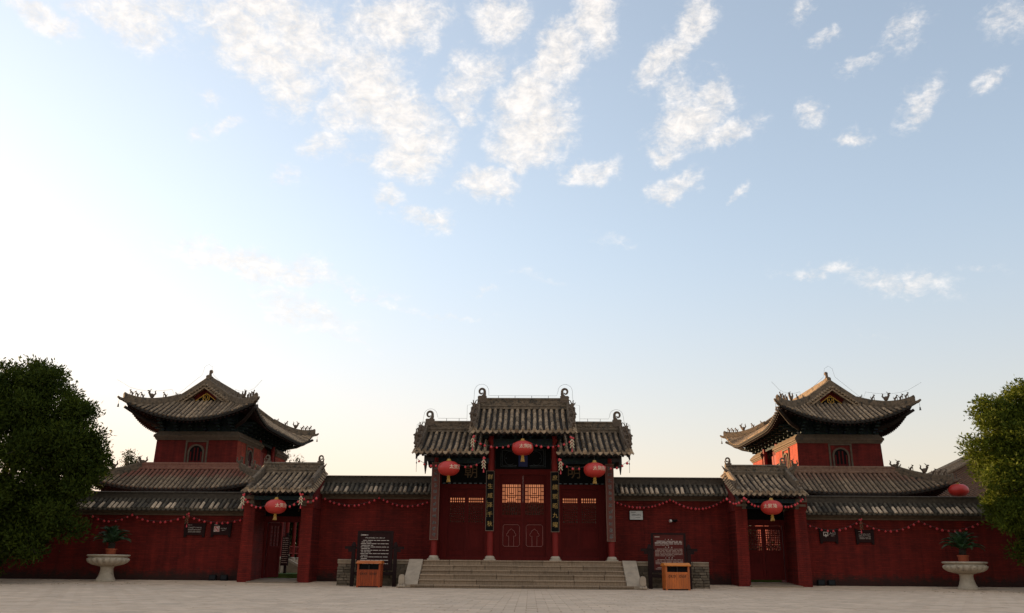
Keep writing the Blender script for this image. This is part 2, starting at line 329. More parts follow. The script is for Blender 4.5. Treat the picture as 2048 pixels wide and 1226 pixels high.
def lantern_mat():
    m, nt, p = _mat('lantern_silk'); N = nt.nodes.new; L = nt.links.new
    geo = N('ShaderNodeNewGeometry'); n1 = N('ShaderNodeTexNoise'); n1.inputs['Scale'].default_value = 5; L(geo.outputs['Position'], n1.inputs['Vector'])
    c = N('ShaderNodeMix'); c.data_type = 'RGBA'; c.inputs[6].default_value = (0.42, 0.022, 0.016, 1); c.inputs[7].default_value = (0.54, 0.04, 0.026, 1); L(n1.outputs[0], c.inputs[0])
    L(c.outputs[2], p.inputs['Base Color']); p.inputs['Roughness'].default_value = 0.45; p.inputs['Specular IOR Level'].default_value = 0.5
    p.inputs['Sheen Weight'].default_value = 0.0
    return m
M['lantern'] = lantern_mat()
M['ball'] = mat('ball_red', (0.55, 0.035, 0.04), 0.3, 0.2, 20, spec=0.6)
def tint_sheet_mat():
    m, nt, p = _mat('added_sky_tint'); N = nt.nodes.new; L = nt.links.new
    t = N('ShaderNodeBsdfTransparent'); t.inputs['Color'].default_value = (0.70, 0.45, 0.34, 1)  # invented sheet that turns the sky behind the lattice peach
    g = N('ShaderNodeBsdfGlossy'); g.inputs['Roughness'].default_value = 0.1; g.inputs['Color'].default_value = (1, 1, 1, 1)
    mx = N('ShaderNodeMixShader'); mx.inputs[0].default_value = 0.004; L(t.outputs[0], mx.inputs[1]); L(g.outputs[0], mx.inputs[2])
    L(mx.outputs[0], nt.nodes['Material Output'].inputs['Surface']); nt.nodes.remove(p)
    return m
M['pane'] = tint_sheet_mat()
def leaf_mat(name, dark, light, trans=0.25):
    m, nt, p = _mat(name); N = nt.nodes.new; L = nt.links.new
    at = N('ShaderNodeAttribute'); at.attribute_name = 'tone'
    mx = N('ShaderNodeMix'); mx.data_type = 'RGBA'; mx.inputs[6].default_value = (*dark, 1); mx.inputs[7].default_value = (*light, 1); L(at.outputs['Fac'], mx.inputs[0])
    L(mx.outputs[2], p.inputs['Base Color']); p.inputs['Roughness'].default_value = 0.7; p.inputs['Specular IOR Level'].default_value = 0.1
    tr = N('ShaderNodeBsdfTranslucent'); L(mx.outputs[2], tr.inputs['Color'])
    ms = N('ShaderNodeMixShader'); ms.inputs[0].default_value = trans; L(p.outputs[0], ms.inputs[1]); L(tr.outputs[0], ms.inputs[2])
    L(ms.outputs[0], nt.nodes['Material Output'].inputs['Surface'])
    return m
M['leaf'] = leaf_mat('tree_leaf', (0.016, 0.03, 0.004), (0.12, 0.145, 0.012))
M['leaf_far'] = leaf_mat('far_leaf', (0.016, 0.024, 0.008), (0.05, 0.058, 0.014))
def stained_tile(mx_amt=0.62, nm='red_washed_tile'):
    """Grey tile with old red limewash washed down from the wall above: the stain sits on the upper courses only, with a ragged edge."""
    m = mat(nm, (0.245, 0.17, 0.105), 0.88, 0.42, 7, 0.5, 60, objvar=0.3, spots=[((0.045, 0.043, 0.04), 11, 0.52, 0.68), ((0.33, 0.27, 0.2), 19, 0.63, 0.76)])
    nt = m.node_tree; p = nt.nodes['Principled BSDF']; N = nt.nodes.new; L = nt.links.new
    src = p.inputs['Base Color'].links[0].from_socket
    geo = N('ShaderNodeNewGeometry'); s = N('ShaderNodeSeparateXYZ'); L(geo.outputs['Position'], s.inputs[0])
    n = N('ShaderNodeTexNoise'); n.inputs['Scale'].default_value = 4; n.inputs['Detail'].default_value = 5; L(geo.outputs['Position'], n.inputs['Vector'])
    a = N('ShaderNodeMath'); a.operation = 'MULTIPLY_ADD'; L(n.outputs[0], a.inputs[0]); a.inputs[1].default_value = 0.5; L(s.outputs[2], a.inputs[2])
    r = N('ShaderNodeMapRange'); r.inputs['From Min'].default_value = 4.22; r.inputs['From Max'].default_value = 4.42; r.inputs['To Max'].default_value = mx_amt; L(a.outputs[0], r.inputs['Value'])
    mx = N('ShaderNodeMix'); mx.data_type = 'RGBA'; L(r.outputs[0], mx.inputs[0]); L(src, mx.inputs[6]); mx.inputs[7].default_value = (0.24, 0.06, 0.042, 1)
    L(mx.outputs[2], p.inputs['Base Color'])
    return m
M['washed'] = stained_tile(); M['washed_pale'] = stained_tile(0.28, 'faintly_washed_tile')

# ------------------------------------------------------------------ mesh builder
ORG = {}
class MB:
    def __init__(s): s.v = []; s.f = []; s.tone = None
    def add(s, vs, fs):
        b = len(s.v); s.v.extend([tuple(p) for p in vs]); s.f.extend([tuple(b + i for i in f) for f in fs]); return s
    def box(s, x0, x1, y0, y1, z0, z1):
        return s.add([(x0, y0, z0), (x1, y0, z0), (x1, y1, z0), (x0, y1, z0), (x0, y0, z1), (x1, y0, z1), (x1, y1, z1), (x0, y1, z1)],
                     [(0, 3, 2, 1), (4, 5, 6, 7), (0, 1, 5, 4), (1, 2, 6, 5), (2, 3, 7, 6), (3, 0, 4, 7)])
    def cbox(s, cx, cy, cz, sx, sy, sz): return s.box(cx - sx / 2, cx + sx / 2, cy - sy / 2, cy + sy / 2, cz - sz / 2, cz + sz / 2)
    def frustum(s, b, t):   # two rectangles (x0,x1,y0,y1,z)
        (a0, a1, c0, c1, z0), (d0, d1, e0, e1, z1) = b, t
        return s.add([(a0, c0, z0), (a1, c0, z0), (a1, c1, z0), (a0, c1, z0), (d0, e0, z1), (d1, e0, z1), (d1, e1, z1), (d0, e1, z1)],
                     [(0, 3, 2, 1), (4, 5, 6, 7), (0, 1, 5, 4), (1, 2, 6, 5), (2, 3, 7, 6), (3, 0, 4, 7)])
    def prism(s, poly, axis, a0, a1):
        n = len(poly)
        if axis == 'x': A = [(a0, p, q) for p, q in poly]; B = [(a1, p, q) for p, q in poly]
        elif axis == 'y': A = [(p, a0, q) for p, q in poly]; B = [(p, a1, q) for p, q in poly]
        else: A = [(p, q, a0) for p, q in poly]; B = [(p, q, a1) for p, q in poly]
        fs = [tuple(range(n - 1, -1, -1)), tuple(range(n, 2 * n))] + [(i, (i + 1) % n, n + (i + 1) % n, n + i) for i in range(n)]
        return s.add(A + B, fs)
    def tube(s, pts, r, n=6, cap=True):
        pts = [Vector(p) for p in pts]; rr = r if isinstance(r, (list, tuple)) else [r] * len(pts)
        vs = []; fs = []; ref = None
        for i, p in enumerate(pts):
            t = (pts[min(i + 1, len(pts) - 1)] - pts[max(i - 1, 0)]).normalized()
            if ref is None: ref = Vector((0, 0, 1)) if abs(t.z) < 0.9 else Vector((0, 1, 0))
            a = (ref - t * ref.dot(t)).normalized(); b = t.cross(a); ref = a
            for k in range(n):
                q = 2 * PI * k / n; vs.append(p + a * rr[i] * math.cos(q) + b * rr[i] * math.sin(q))
        for i in range(len(pts) - 1):
            for k in range(n):
                k2 = (k + 1) % n; fs.append((i * n + k, i * n + k2, (i + 1) * n + k2, (i + 1) * n + k))
        if cap: fs.append(tuple(range(n - 1, -1, -1))); fs.append(tuple((len(pts) - 1) * n + k for k in range(n)))
        return s.add(vs, fs)
    def lathe(s, prof, c=(0, 0, 0), n=16, lobe=None):
        vs = []; fs = []
        for j, (r, z) in enumerate(prof):
            for k in range(n):
                a = 2 * PI * k / n; rk = r * (lobe(j, a) if lobe else 1)
                vs.append((c[0] + rk * math.cos(a), c[1] + rk * math.sin(a), c[2] + z))
        for j in range(len(prof) - 1):
            for k in range(n):
                k2 = (k + 1) % n; fs.append((j * n + k, j * n + k2, (j + 1) * n + k2, (j + 1) * n + k))
        fs.append(tuple(range(n - 1, -1, -1))); fs.append(tuple((len(prof) - 1) * n + k for k in range(n)))
        return s.add(vs, fs)
    def ball(s, c, r, n=8, m=5):
        rx, ry, rz = r if isinstance(r, (tuple, list)) else (r, r, r)
        vs = [(c[0], c[1], c[2] - rz)]; fs = []
        for j in range(1, m):
            t = -PI / 2 + PI * j / m
            for k in range(n):
                a = 2 * PI * k / n; vs.append((c[0] + rx * math.cos(t) * math.cos(a), c[1] + ry * math.cos(t) * math.sin(a), c[2] + rz * math.sin(t)))
        vs.append((c[0], c[1], c[2] + rz)); T = len(vs) - 1
        for k in range(n): fs.append((0, 1 + (k + 1) % n, 1 + k)); fs.append((T, 1 + (m - 2) * n + k, 1 + (m - 2) * n + (k + 1) % n))
        for j in range(m - 2):
            for k in range(n):
                k2 = (k + 1) % n; fs.append((1 + j * n + k, 1 + j * n + k2, 1 + (j + 1) * n + k2, 1 + (j + 1) * n + k))
        return s.add(vs, fs)
    def rowsweep(s, pts, r, nseg=4, steps=True, h=1.0):
        """A run of half-round tiles along pts (low end first); each tile's lower lip stands a little proud of the next one's head."""
        pts = [Vector(p) for p in pts]; vs = []; fs = []; rings = 0
        for i in range(len(pts) - 1):
            a, b = pts[i], pts[i + 1]; t = (b - a).normalized()
            l = Vector((t.y, -t.x, 0)); l = l.normalized() if l.length > 1e-6 else Vector((1, 0, 0)); nrm = l.cross(t)
            if nrm.z < 0: nrm = -nrm
            j = 1 + random.uniform(-0.07, 0.07)
            for p, q in ((a, r * j), (b, r * (0.84 if steps else 1))):
                for k in range(nseg + 1):
                    an = PI * k / nseg; vs.append(p + l * q * math.cos(an) + nrm * q * h * math.sin(an))
            o = rings * (nseg + 1)
            for k in range(nseg): fs.append((o + k, o + k + 1, o + nseg + 1 + k + 1, o + nseg + 1 + k))
            fs.append(tuple(o + k for k in range(nseg, -1, -1)))
            rings += 2
        return s.add(vs, fs)
    def mesh(s, name, mt, smooth=False, centre=None):
        me = bpy.data.meshes.new(name)
        c = Vector(centre) if centre is not None else Vector((0, 0, 0))
        me.from_pydata([(x - c.x, y - c.y, z - c.z) for x, y, z in s.v], [], s.f)
        if s.tone is not None:
            at = me.attributes.new('tone', 'FLOAT', 'FACE'); at.data.foreach_set('value', s.tone)
        me.materials.append(M[mt] if isinstance(mt, str) else mt)
        if smooth:
            me.shade_smooth()
            if smooth != 'all': me.set_sharp_from_angle(angle=R(40))
        me.update(); return me
    def centre(s):
        a = np.array(s.v); lo, hi = a.min(0), a.max(0); return Vector(((lo[0] + hi[0]) / 2, (lo[1] + hi[1]) / 2, lo[2]))
    def build(s, name, mt, parent=None, smooth=False, kind=None):
        c = s.centre(); me = s.mesh(name, mt, smooth, c)
        o = bpy.data.objects.new(name, me); COL.objects.link(o)
        po = ORG[parent.name] if parent is not None else Vector((0, 0, 0))
        o.parent = parent; o.location = c - po; ORG[o.name] = c
        if kind: o['kind'] = kind
        return o
def inst(name, me, parent, mtx):
    """One more object on shared mesh data, placed by a matrix in its thing's frame."""
    o = bpy.data.objects.new(name, me); COL.objects.link(o); o.parent = parent
    o.matrix_local = Matrix.Translation(-ORG[parent.name]) @ mtx if parent is not None else mtx
    return o
def thing(name, label, cat, loc=(0, 0, 0), group=None, local=False, rotz=0):
    """Empty at the base of a thing. Parts are authored in world coordinates unless local."""
    o = bpy.data.objects.new(name, None); COL.objects.link(o); o.location = loc; o.rotation_euler = (0, 0, rotz)
    ORG[o.name] = Vector((0, 0, 0)) if local else Vector(loc)
    o['label'] = label; o['category'] = cat
    if group: o['group'] = group
    return o
def tag(o, label, cat, group=None):
    o['label'] = label; o['category'] = cat
    if group: o['group'] = group
    return o
def copy_thing(src, loc, rotz, label):
    r = src.copy(); COL.objects.link(r); r.location = loc; r.rotation_euler = (0, 0, rotz); r['label'] = label
    def rec(a, b):
        for ch in list(a.children):
            c = ch.copy(); COL.objects.link(c); c.parent = b; rec(ch, c)
    rec(src, r); return r
T3 = Matrix.Translation
def RX(a): return Matrix.Rotation(a, 4, 'X')
def RY(a): return Matrix.Rotation(a, 4, 'Y')
def RZ(a): return Matrix.Rotation(a, 4, 'Z')
_dg = None
def text_geo(body, size):
    """Outline of real lettering as flat faces centred on the origin in the x-z plane."""
    c = bpy.data.curves.new('lettering', 'FONT'); c.body = body; c.size = size; c.align_x = 'CENTER'; c.align_y = 'CENTER'; c.resolution_u = 2
    o = bpy.data.objects.new('lettering', c); COL.objects.link(o)
    dg = bpy.context.evaluated_depsgraph_get(); me = bpy.data.meshes.new_from_object(o.evaluated_get(dg))
    vs = [(v.co.x, 0.0, v.co.y) for v in me.vertices]; fs = [tuple(p.vertices) for p in me.polygons]
    bpy.data.objects.remove(o); bpy.data.curves.remove(c); bpy.data.meshes.remove(me)
    return vs, fs
def add_text(mb, body, size, x, y, z, sx=1.0):
    vs, fs = text_geo(body, size)
    mb.add([(x + a * sx, y, z + c) for a, b, c in vs], fs)
def strokes(mb, rng, x, y, z, w, h, n=6, t=0.012, d=0.004):
    """A brush character too worn to read: a handful of short strokes."""
    for i in range(n):
        if rng.random() < 0.6:
            zz = z + rng.uniform(-0.45, 0.45) * h; l = rng.uniform(0.35, 1.0) * w; xx = x + rng.uniform(-0.15, 0.15) * w
            k = rng.uniform(-0.12, 0.16) * h
            mb.add([(xx - l / 2, y, zz - k - t / 2), (xx + l / 2, y, zz + k - t / 2), (xx + l / 2, y, zz + k + t / 2), (xx - l / 2, y, zz - k + t / 2)], [(0, 1, 2, 3)])
        else:
            xx = x + rng.uniform(-0.4, 0.4) * w; l = rng.uniform(0.4, 1.0) * h; zz = z + rng.uniform(-0.1, 0.1) * h; k = rng.uniform(-0.2, 0.2) * w
            mb.add([(xx - k - t / 2, y, zz - l / 2), (xx - k + t / 2, y, zz - l / 2), (xx + k + t / 2, y, zz + l / 2), (xx + k - t / 2, y, zz + l / 2)], [(0, 1, 2, 3)])
def print_line(mb, rng, x0, x1, y, z, h, gap=0.25):
    """A line of print too small to read: short dashes with word gaps."""
    x = x0
    while x < x1 - 0.01:
        l = min(rng.uniform(0.06, 0.2), x1 - x)
        mb.add([(x, y, z - h / 2), (x + l, y, z - h / 2), (x + l, y, z + h / 2), (x, y, z + h / 2)], [(0, 1, 2, 3)])
        x += l + rng.uniform(0.012, 0.03)
def G(y):
    """Ground height: the plaza rises a hand's breadth to the foot of the walls."""
    return 0.0 if y < 28.5 else min(0.035 * (y - 28.5), 0.105)
# ------------------------------------------------------------------ ground
def ground():
    mb = MB()
    ys = [-60, 0, 12, 20, 28.5, 29.5, 30.5, 31.5, 33.0, 60, 120, 900]
    xs = [-900, -60, -24, 0, 24, 60, 900]
    for y in ys:
        for x in xs: mb.v.append((x, y, G(y) - 0.03))
    n = len(xs)
    for j in range(len(ys) - 1):
        for i in range(n - 1): mb.f.append((j * n + i, j * n + i + 1, (j + 1) * n + i + 1, (j + 1) * n + i))
    o = mb.build('ground', 'ground', smooth='all'); o['kind'] = 'structure'
    lw = MB().box(-60, 60, 34.4, 36.0, 0.0, 0.30).box(-11.4, 11.0, 36.0, 62, 0.0, 0.30).build('lawn', 'lawn'); lw['kind'] = 'structure'
    # paving: courses run parallel to the gate; joints towards the gate are staggered a little
    dx, dy, gap = 0.372, 0.372, 0.011
    pl = bpy.data.objects.new('plaza', None); COL.objects.link(pl); pl['kind'] = 'structure'; ORG['plaza'] = Vector((0, 0, 0))
    me = []
    for v in range(6):      # six slab blanks, shared
        b = MB(); t = [random.uniform(-0.0022, 0.0022) for _ in range(4)]
        a, c, k = dx / 2 - gap / 2, dy / 2 - gap / 2, 0.008
        lo = [(-a, -c, -0.03), (a, -c, -0.03), (a, c, -0.03), (-a, c, -0.03)]
        md = [(-a, -c, t[0] - k), (a, -c, t[1] - k), (a, c, t[2] - k), (-a, c, t[3] - k)]
        hi = [(-a + k, -c + k, t[0]), (a - k, -c + k, t[1]), (a - k, c - k, t[2]), (-a + k, c - k, t[3])]
        b.add(lo + md + hi, [(8, 9, 10, 11)] + [(q + i, q + (i + 1) % 4, q + 4 + (i + 1) % 4, q + 4 + i) for q in (0, 4) for i in range(4)])
        me.append(b.mesh('paving_slab', 'slab'))
    field = MB(); tones = []
    count = 0; j = 0; y = 12.45
    while y < 31.4:
        off = 0.0 if j % 2 == 0 else dx * 0.5
        off += 0.0
        half = 0.66 * y + 1.0 if y < 30 else 23
        near = y < 14.4
        i0 = -int(23.5 / dx)
        for i in range(i0, -i0 + 1):
            x = i * dx + off
            vis = -0.60 * y - 0.2 < x < 0.64 * y + 0.4
            if 27.7 < y < 31.6 and -3.3 < x < 3.3: continue
            if near and vis and count < 300:
                o = inst('paving_slab', me[random.randrange(6)], pl, T3((x, y, G(y) + random.uniform(-0.0015, 0.0015))) @ RX(random.uniform(-0.003, 0.003))); count += 1
            else:
                a, c = dx / 2 - gap / 2, dy / 2 - gap / 2; z = G(y) + random.uniform(-0.0015, 0.0015)
                tl = [random.uniform(-0.002, 0.002) for _ in range(4)]
                z2 = G(y + c) - G(y)
                field.add([(x - a, y - c, z - 0.03), (x + a, y - c, z - 0.03), (x + a, y + c, z - 0.03), (x - a, y + c, z - 0.03),
                           (x - a, y - c, z + tl[0]), (x + a, y - c, z + tl[1]), (x + a, y + c, z + z2 + tl[2]), (x - a, y + c, z + z2 + tl[3])],
                          [(4, 5, 6, 7), (0, 1, 5, 4), (1, 2, 6, 5), (2, 3, 7, 6), (3, 0, 4, 7)])
                tones += [random.uniform(0.9, 1.1)] * 5
        y += dy; j += 1
    field.tone = tones
    f = field.build('paving_field', 'slab_field', pl, kind='stuff')
ground()

# ------------------------------------------------------------------ steps and stone base of the main gate
def stones_along(mb_list, x0, x1, y0, y1, z0, z1, lengths, jit=0.006, gap=0.017):
    """Cut a course into stones of uneven length; returns a list of builders, one per stone."""
    x = x0; out = []
    tot = sum(lengths); k = (x1 - x0) / tot
    for l in lengths:
        w = l * k; b = MB(); c = 0.008
        f = y0 + random.uniform(-jit, jit); t = z1 + random.uniform(-0.004, 0.004)
        xa, xb = x + gap / 2, x + w - gap / 2
        # block with a worn, chamfered front nosing
        b.prism([(f + 0.028, z0), (y1, z0), (y1, t), (f + 0.04, t), (f + 0.012, t - 0.014), (f, t - 0.036), (f + 0.004, t - 0.05), (f + 0.028, t - 0.06)], 'x', xa, xb)
        out.append(b); x += w
    return out
def steps():
    t = thing('stone_steps', 'broad flight of six worn brown stone steps up to the central red doors', 'steps', (0, 27.6, 0))
    zs = [0.0, 0.105, 0.255, 0.415, 0.545, 0.69, 0.845]
    for k in range(6):
        y0 = 27.6 + 0.27 * k
        hw = 3.46 if k == 0 else 3.245
        ls = [random.uniform(0.7, 1.8) for _ in range(random.choice((5, 6, 7)))]
        for b in stones_along(None, -hw, hw, y0, (y0 + 0.30 if k < 5 else 29.2), zs[k] + 0.002 if k == 0 else zs[k] - 0.01, zs[k + 1], ls):
            b.build('step_stone', 'step', t)
    for s in (-1, 1):
        # sloping side slab in two pieces
        P = [(27.68, 0.10), (28.95, 0.86)]
        cut = 0.55
        for a, b in ((0.0, cut), (cut + 0.004, 1.0)):
            y0 = P[0][0] + (P[1][0] - P[0][0]) * a; z0 = P[0][1] + (P[1][1] - P[0][1]) * a
            y1 = P[0][0] + (P[1][0] - P[0][0]) * b; z1 = P[0][1] + (P[1][1] - P[0][1]) * b
            x0, x1 = sorted((s * 3.25, s * 3.70))
            MB().prism([(y0, z0 - 0.09), (y0, z0), (y1, z1), (y1, z1 - 0.16)], 'x', x0, x1).build('ramp_slab', 'ramp', t)
        x0, x1 = sorted((s * 3.262, s * 3.68))
        MB().prism([(27.9, 0.0), (28.94, 0.0), (28.94, 0.70), (27.9, 0.08)], 'x', x0, x1).build('ramp_wall', 'coping', t)
    pb = MB().box(-3.24, 3.24, 29.2, 31.4, 0.0, 0.84).build('platform_fill', 'step', t)
    for s, side in ((-1, 'left'), (1, 'right')):
        d = thing('drum_stone', 'small worn pale stone post with scrolled foot at the %s foot of the steps' % side, 'stone post', (s * 3.72, 27.52, 0), group='stone posts at the foot of the steps')
        x = s * 3.72
        b = MB(); pr = [(-0.085, 0.12), (-0.092, 0.2), (-0.09, 0.30)] + [(-0.09 * math.cos(a), 0.30 + 0.10 * math.sin(a)) for a in np.linspace(0.2, PI - 0.2, 8)] + [(0.09, 0.30), (0.092, 0.2), (0.085, 0.12)]
        b.prism([(x + p, q) for p, q in pr], 'y', 27.48, 27.66); b.build('drum', 'ramp', d, smooth=True)
        f = MB()
        for q in (-0.075, 0.0, 0.075): f.ball((x + q, 27.50, 0.05), (0.055, 0.09, 0.055), 8, 6)
        f.box(x - 0.115, x + 0.115, 27.50, 27.68, 0, 0.12); f.build('foot', 'ramp', d, smooth=True)
def plinth(s, label):
    x0, x1 = 3.705, 6.06
    t = thing('stone_plinth', label, 'plinth', (s * 4.9, 28.95, 0), group='brick plinths beside the steps')
    def rng(a, b): return sorted((s * a, s * b))
    a, b = rng(x0, x1)
    MB().box(a + (0.03 if s > 0 else 0.012), b - (0.012 if s > 0 else 0.03), 29.02, 31.4, 0, 0.69).build('core', 'grey_brick', t)
    for bl in stones_along(None, a, b, 28.93, 29.4, 0.70, 0.842, [random.uniform(0.6, 1.3) for _ in range(3)]): bl.build('coping_stone', 'coping', t)
    MB().box(a, b, 29.4, 31.4, 0.70, 0.838).build('deck', 'coping', t)
    h = 0.0855; n = 8; me = {}
    for r in range(n):
        off = 0.0 if r % 2 == 0 else 0.13; x = x0 - off; z = 0.008 + r * h
        while x < x1 - 0.02:
            w = random.choice((0.24, 0.26, 0.28, 0.31)); xa, xb = max(x, x0), min(x + w, x1)
            if xb - xa > 0.05:
                A, B = rng(xa + 0.005, xb - 0.005); y = 28.955 + random.uniform(-0.012, 0.012)
                rough = 0.02 if xb > x1 - 0.5 else 0.006
                c = MB(); j = lambda: random.uniform(-rough, rough) * 0.5
                c.add([(A, 29.03, z), (B, 29.03, z), (B, 29.03, z + h - 0.008), (A, 29.03, z + h - 0.008), (A + abs(j()), y + j(), z + abs(j())), (B - abs(j()), y + j(), z + abs(j())), (B - abs(j()), y + j(), z + h - 0.009 - abs(j())), (A + abs(j()), y + j(), z + h - 0.009 - abs(j()))],
                      [(4, 5, 6, 7), (0, 1, 5, 4), (1, 2, 6, 5), (2, 3, 7, 6), (3, 0, 4, 7)])
                c.build('brick', 'grey_brick', t)
            x += w
steps()
plinth(-1, 'grey brick plinth with pale stone coping behind the dark notice board left of the steps')
plinth(1, 'grey brick plinth with pale stone coping behind the red-brown notice board right of the steps')

# ------------------------------------------------------------------ roof kit
TILE_R = 0.06
def tile_mesh(L, mt, nail=False):
    mb = MB(); n = 6; v = []
    for (y, r) in ((0.0, TILE_R), (0.02, TILE_R * 1.04), (L, TILE_R * 0.86)):
        for k in range(n + 1):
            a = PI * k / n; v.append((r * math.cos(a), y, r * math.sin(a)))
    f = [(j * (n + 1) + k, j * (n + 1) + k + 1, (j + 1) * (n + 1) + k + 1, (j + 1) * (n + 1) + k) for j in range(2) for k in range(n)]
    f.append(tuple(range(n, -1, -1)))
    mb.add(v, f)
    if nail:   # round end disc and the nail knob of an eave tile
        mb.lathe([(0.074, 0.0), (0.074, 0.018), (0.05, 0.026)], n=10)
        mb.v[-30:] = [(x, -z + 0.012, y + 0.012) for x, y, z in mb.v[-30:]]
        mb.ball((0, 0.13, TILE_R + 0.004), (0.021, 0.021, 0.02), 6, 4)
    return mb.mesh('tile', mt, smooth=True)
def drip_mesh(mt):
    mb = MB()
    pr = [(-0.082, 0.0), (0.082, 0.0), (0.08, -0.035), (0.055, -0.075), (0.022, -0.098), (0, -0.118), (-0.022, -0.098), (-0.055, -0.075), (-0.08, -0.035)]
    mb.prism(pr, 'y', -0.009, 0.009); return mb.mesh('drip_tile', mt)
TM = {}
def tiles_for(L, mt):
    k = (round(L, 3), mt)
    if k not in TM: TM[k] = (tile_mesh(L, mt), tile_mesh(L, mt, True), drip_mesh(mt))
    return TM[k]
def beast_mesh(kind=0):
    mb = MB()
    if kind == 0:      # crouching horned beast
        mb.ball((0, 0, 0.10), (0.075, 0.13, 0.10), 7, 5); mb.ball((0, -0.13, 0.17), (0.06, 0.08, 0.07), 7, 5)
        mb.tube([(0.03, -0.11, 0.22), (0.05, -0.06, 0.30), (0.10, -0.02, 0.33)], [0.022, 0.018, 0.006], 5)
        mb.tube([(-0.03, -0.11, 0.22), (-0.05, -0.06, 0.30), (-0.10, -0.02, 0.33)], [0.022, 0.018, 0.006], 5)
        mb.tube([(0, 0.10, 0.14), (0, 0.17, 0.24), (0, 0.12, 0.31)], [0.035, 0.028, 0.01], 5)
        mb.ball((0.05, -0.08, 0.04), (0.03, 0.06, 0.05), 6, 4); mb.ball((-0.05, -0.08, 0.04), (0.03, 0.06, 0.05), 6, 4)
    elif kind == 1:    # little seated runner: upright chest, head, tail
        mb.tube([(0, 0.07, 0.0), (0, 0.055, 0.09), (0, -0.01, 0.16)], [0.035, 0.042, 0.03], 6)
        mb.tube([(0, -0.04, 0.0), (0, -0.035, 0.10), (0, -0.02, 0.17)], [0.014, 0.018, 0.024], 5)
        mb.ball((0, -0.045, 0.205), (0.028, 0.045, 0.032), 6, 4); mb.tube([(0, -0.02, 0.22), (0, 0.0, 0.27)], [0.013, 0.004], 4)
        mb.tube([(0, 0.09, 0.05), (0, 0.13, 0.13), (0, 0.11, 0.18)], [0.016, 0.013, 0.005], 5)
    else:              # dragon with open jaws and a rearing tail
        mb.ball((0, 0.02, 0.13), (0.09, 0.14, 0.13), 8, 5); mb.tube([(0, -0.06, 0.16), (0, -0.14, 0.27), (0, -0.12, 0.36)], [0.075, 0.06, 0.05], 6)
        mb.ball((0, -0.18, 0.38), (0.05, 0.085, 0.04), 6, 4); mb.ball((0, -0.17, 0.30), (0.04, 0.06, 0.022), 6, 4)
        mb.tube([(0.02, -0.10, 0.41), (0.04, -0.03, 0.50)], [0.02, 0.005], 5); mb.tube([(-0.02, -0.10, 0.41), (-0.04, -0.03, 0.50)], [0.02, 0.005], 5)
        mb.tube([(0, 0.12, 0.16), (0, 0.21, 0.27), (0, 0.17, 0.38), (0, 0.22, 0.45)], [0.05, 0.045, 0.03, 0.008], 6)
    return mb.mesh('ridge_beast', 'beast', smooth=True)
BEAST = [beast_mesh(0), beast_mesh(1), beast_mesh(2)]
def finial_mesh(s, k=1.0):
    """Curled ridge-end finial; the curl opens outwards (s = -1 left end, +1 right end)."""
    pts = [(-0.03, 0.0), (-0.055, 0.07), (-0.085, 0.13), (-0.085, 0.20)]; r = [0.075, 0.066, 0.052, 0.045]
    for a in np.linspace(170, -70, 11):
        pts.append((0.086 * math.cos(R(a)) + 0.0, 0.215 + 0.088 * math.sin(R(a)))); r.append(0.043 - 0.015 * (170 - a) / 265)
    pts.append((-0.03, 0.17)); r.append(0.018)
    mb = MB().tube([(s * x * k, 0, z * k) for x, z in pts], [q * k for q in r], 7)
    mb.cbox(-s * 0.02 * k, 0, -0.05 * k, 0.26 * k, 0.2 * k, 0.22 * k)
    mb.tube([(s * 0.08 * k, 0, 0.0), (s * 0.13 * k, 0, 0.05 * k)], [0.05 * k, 0.02 * k], 6)
    return mb.mesh('ridge_finial', 'beast', smooth=True)
FIN = {(s, k): finial_mesh(s, k) for s in (-1, 1) for k in (1.12, 0.8)}
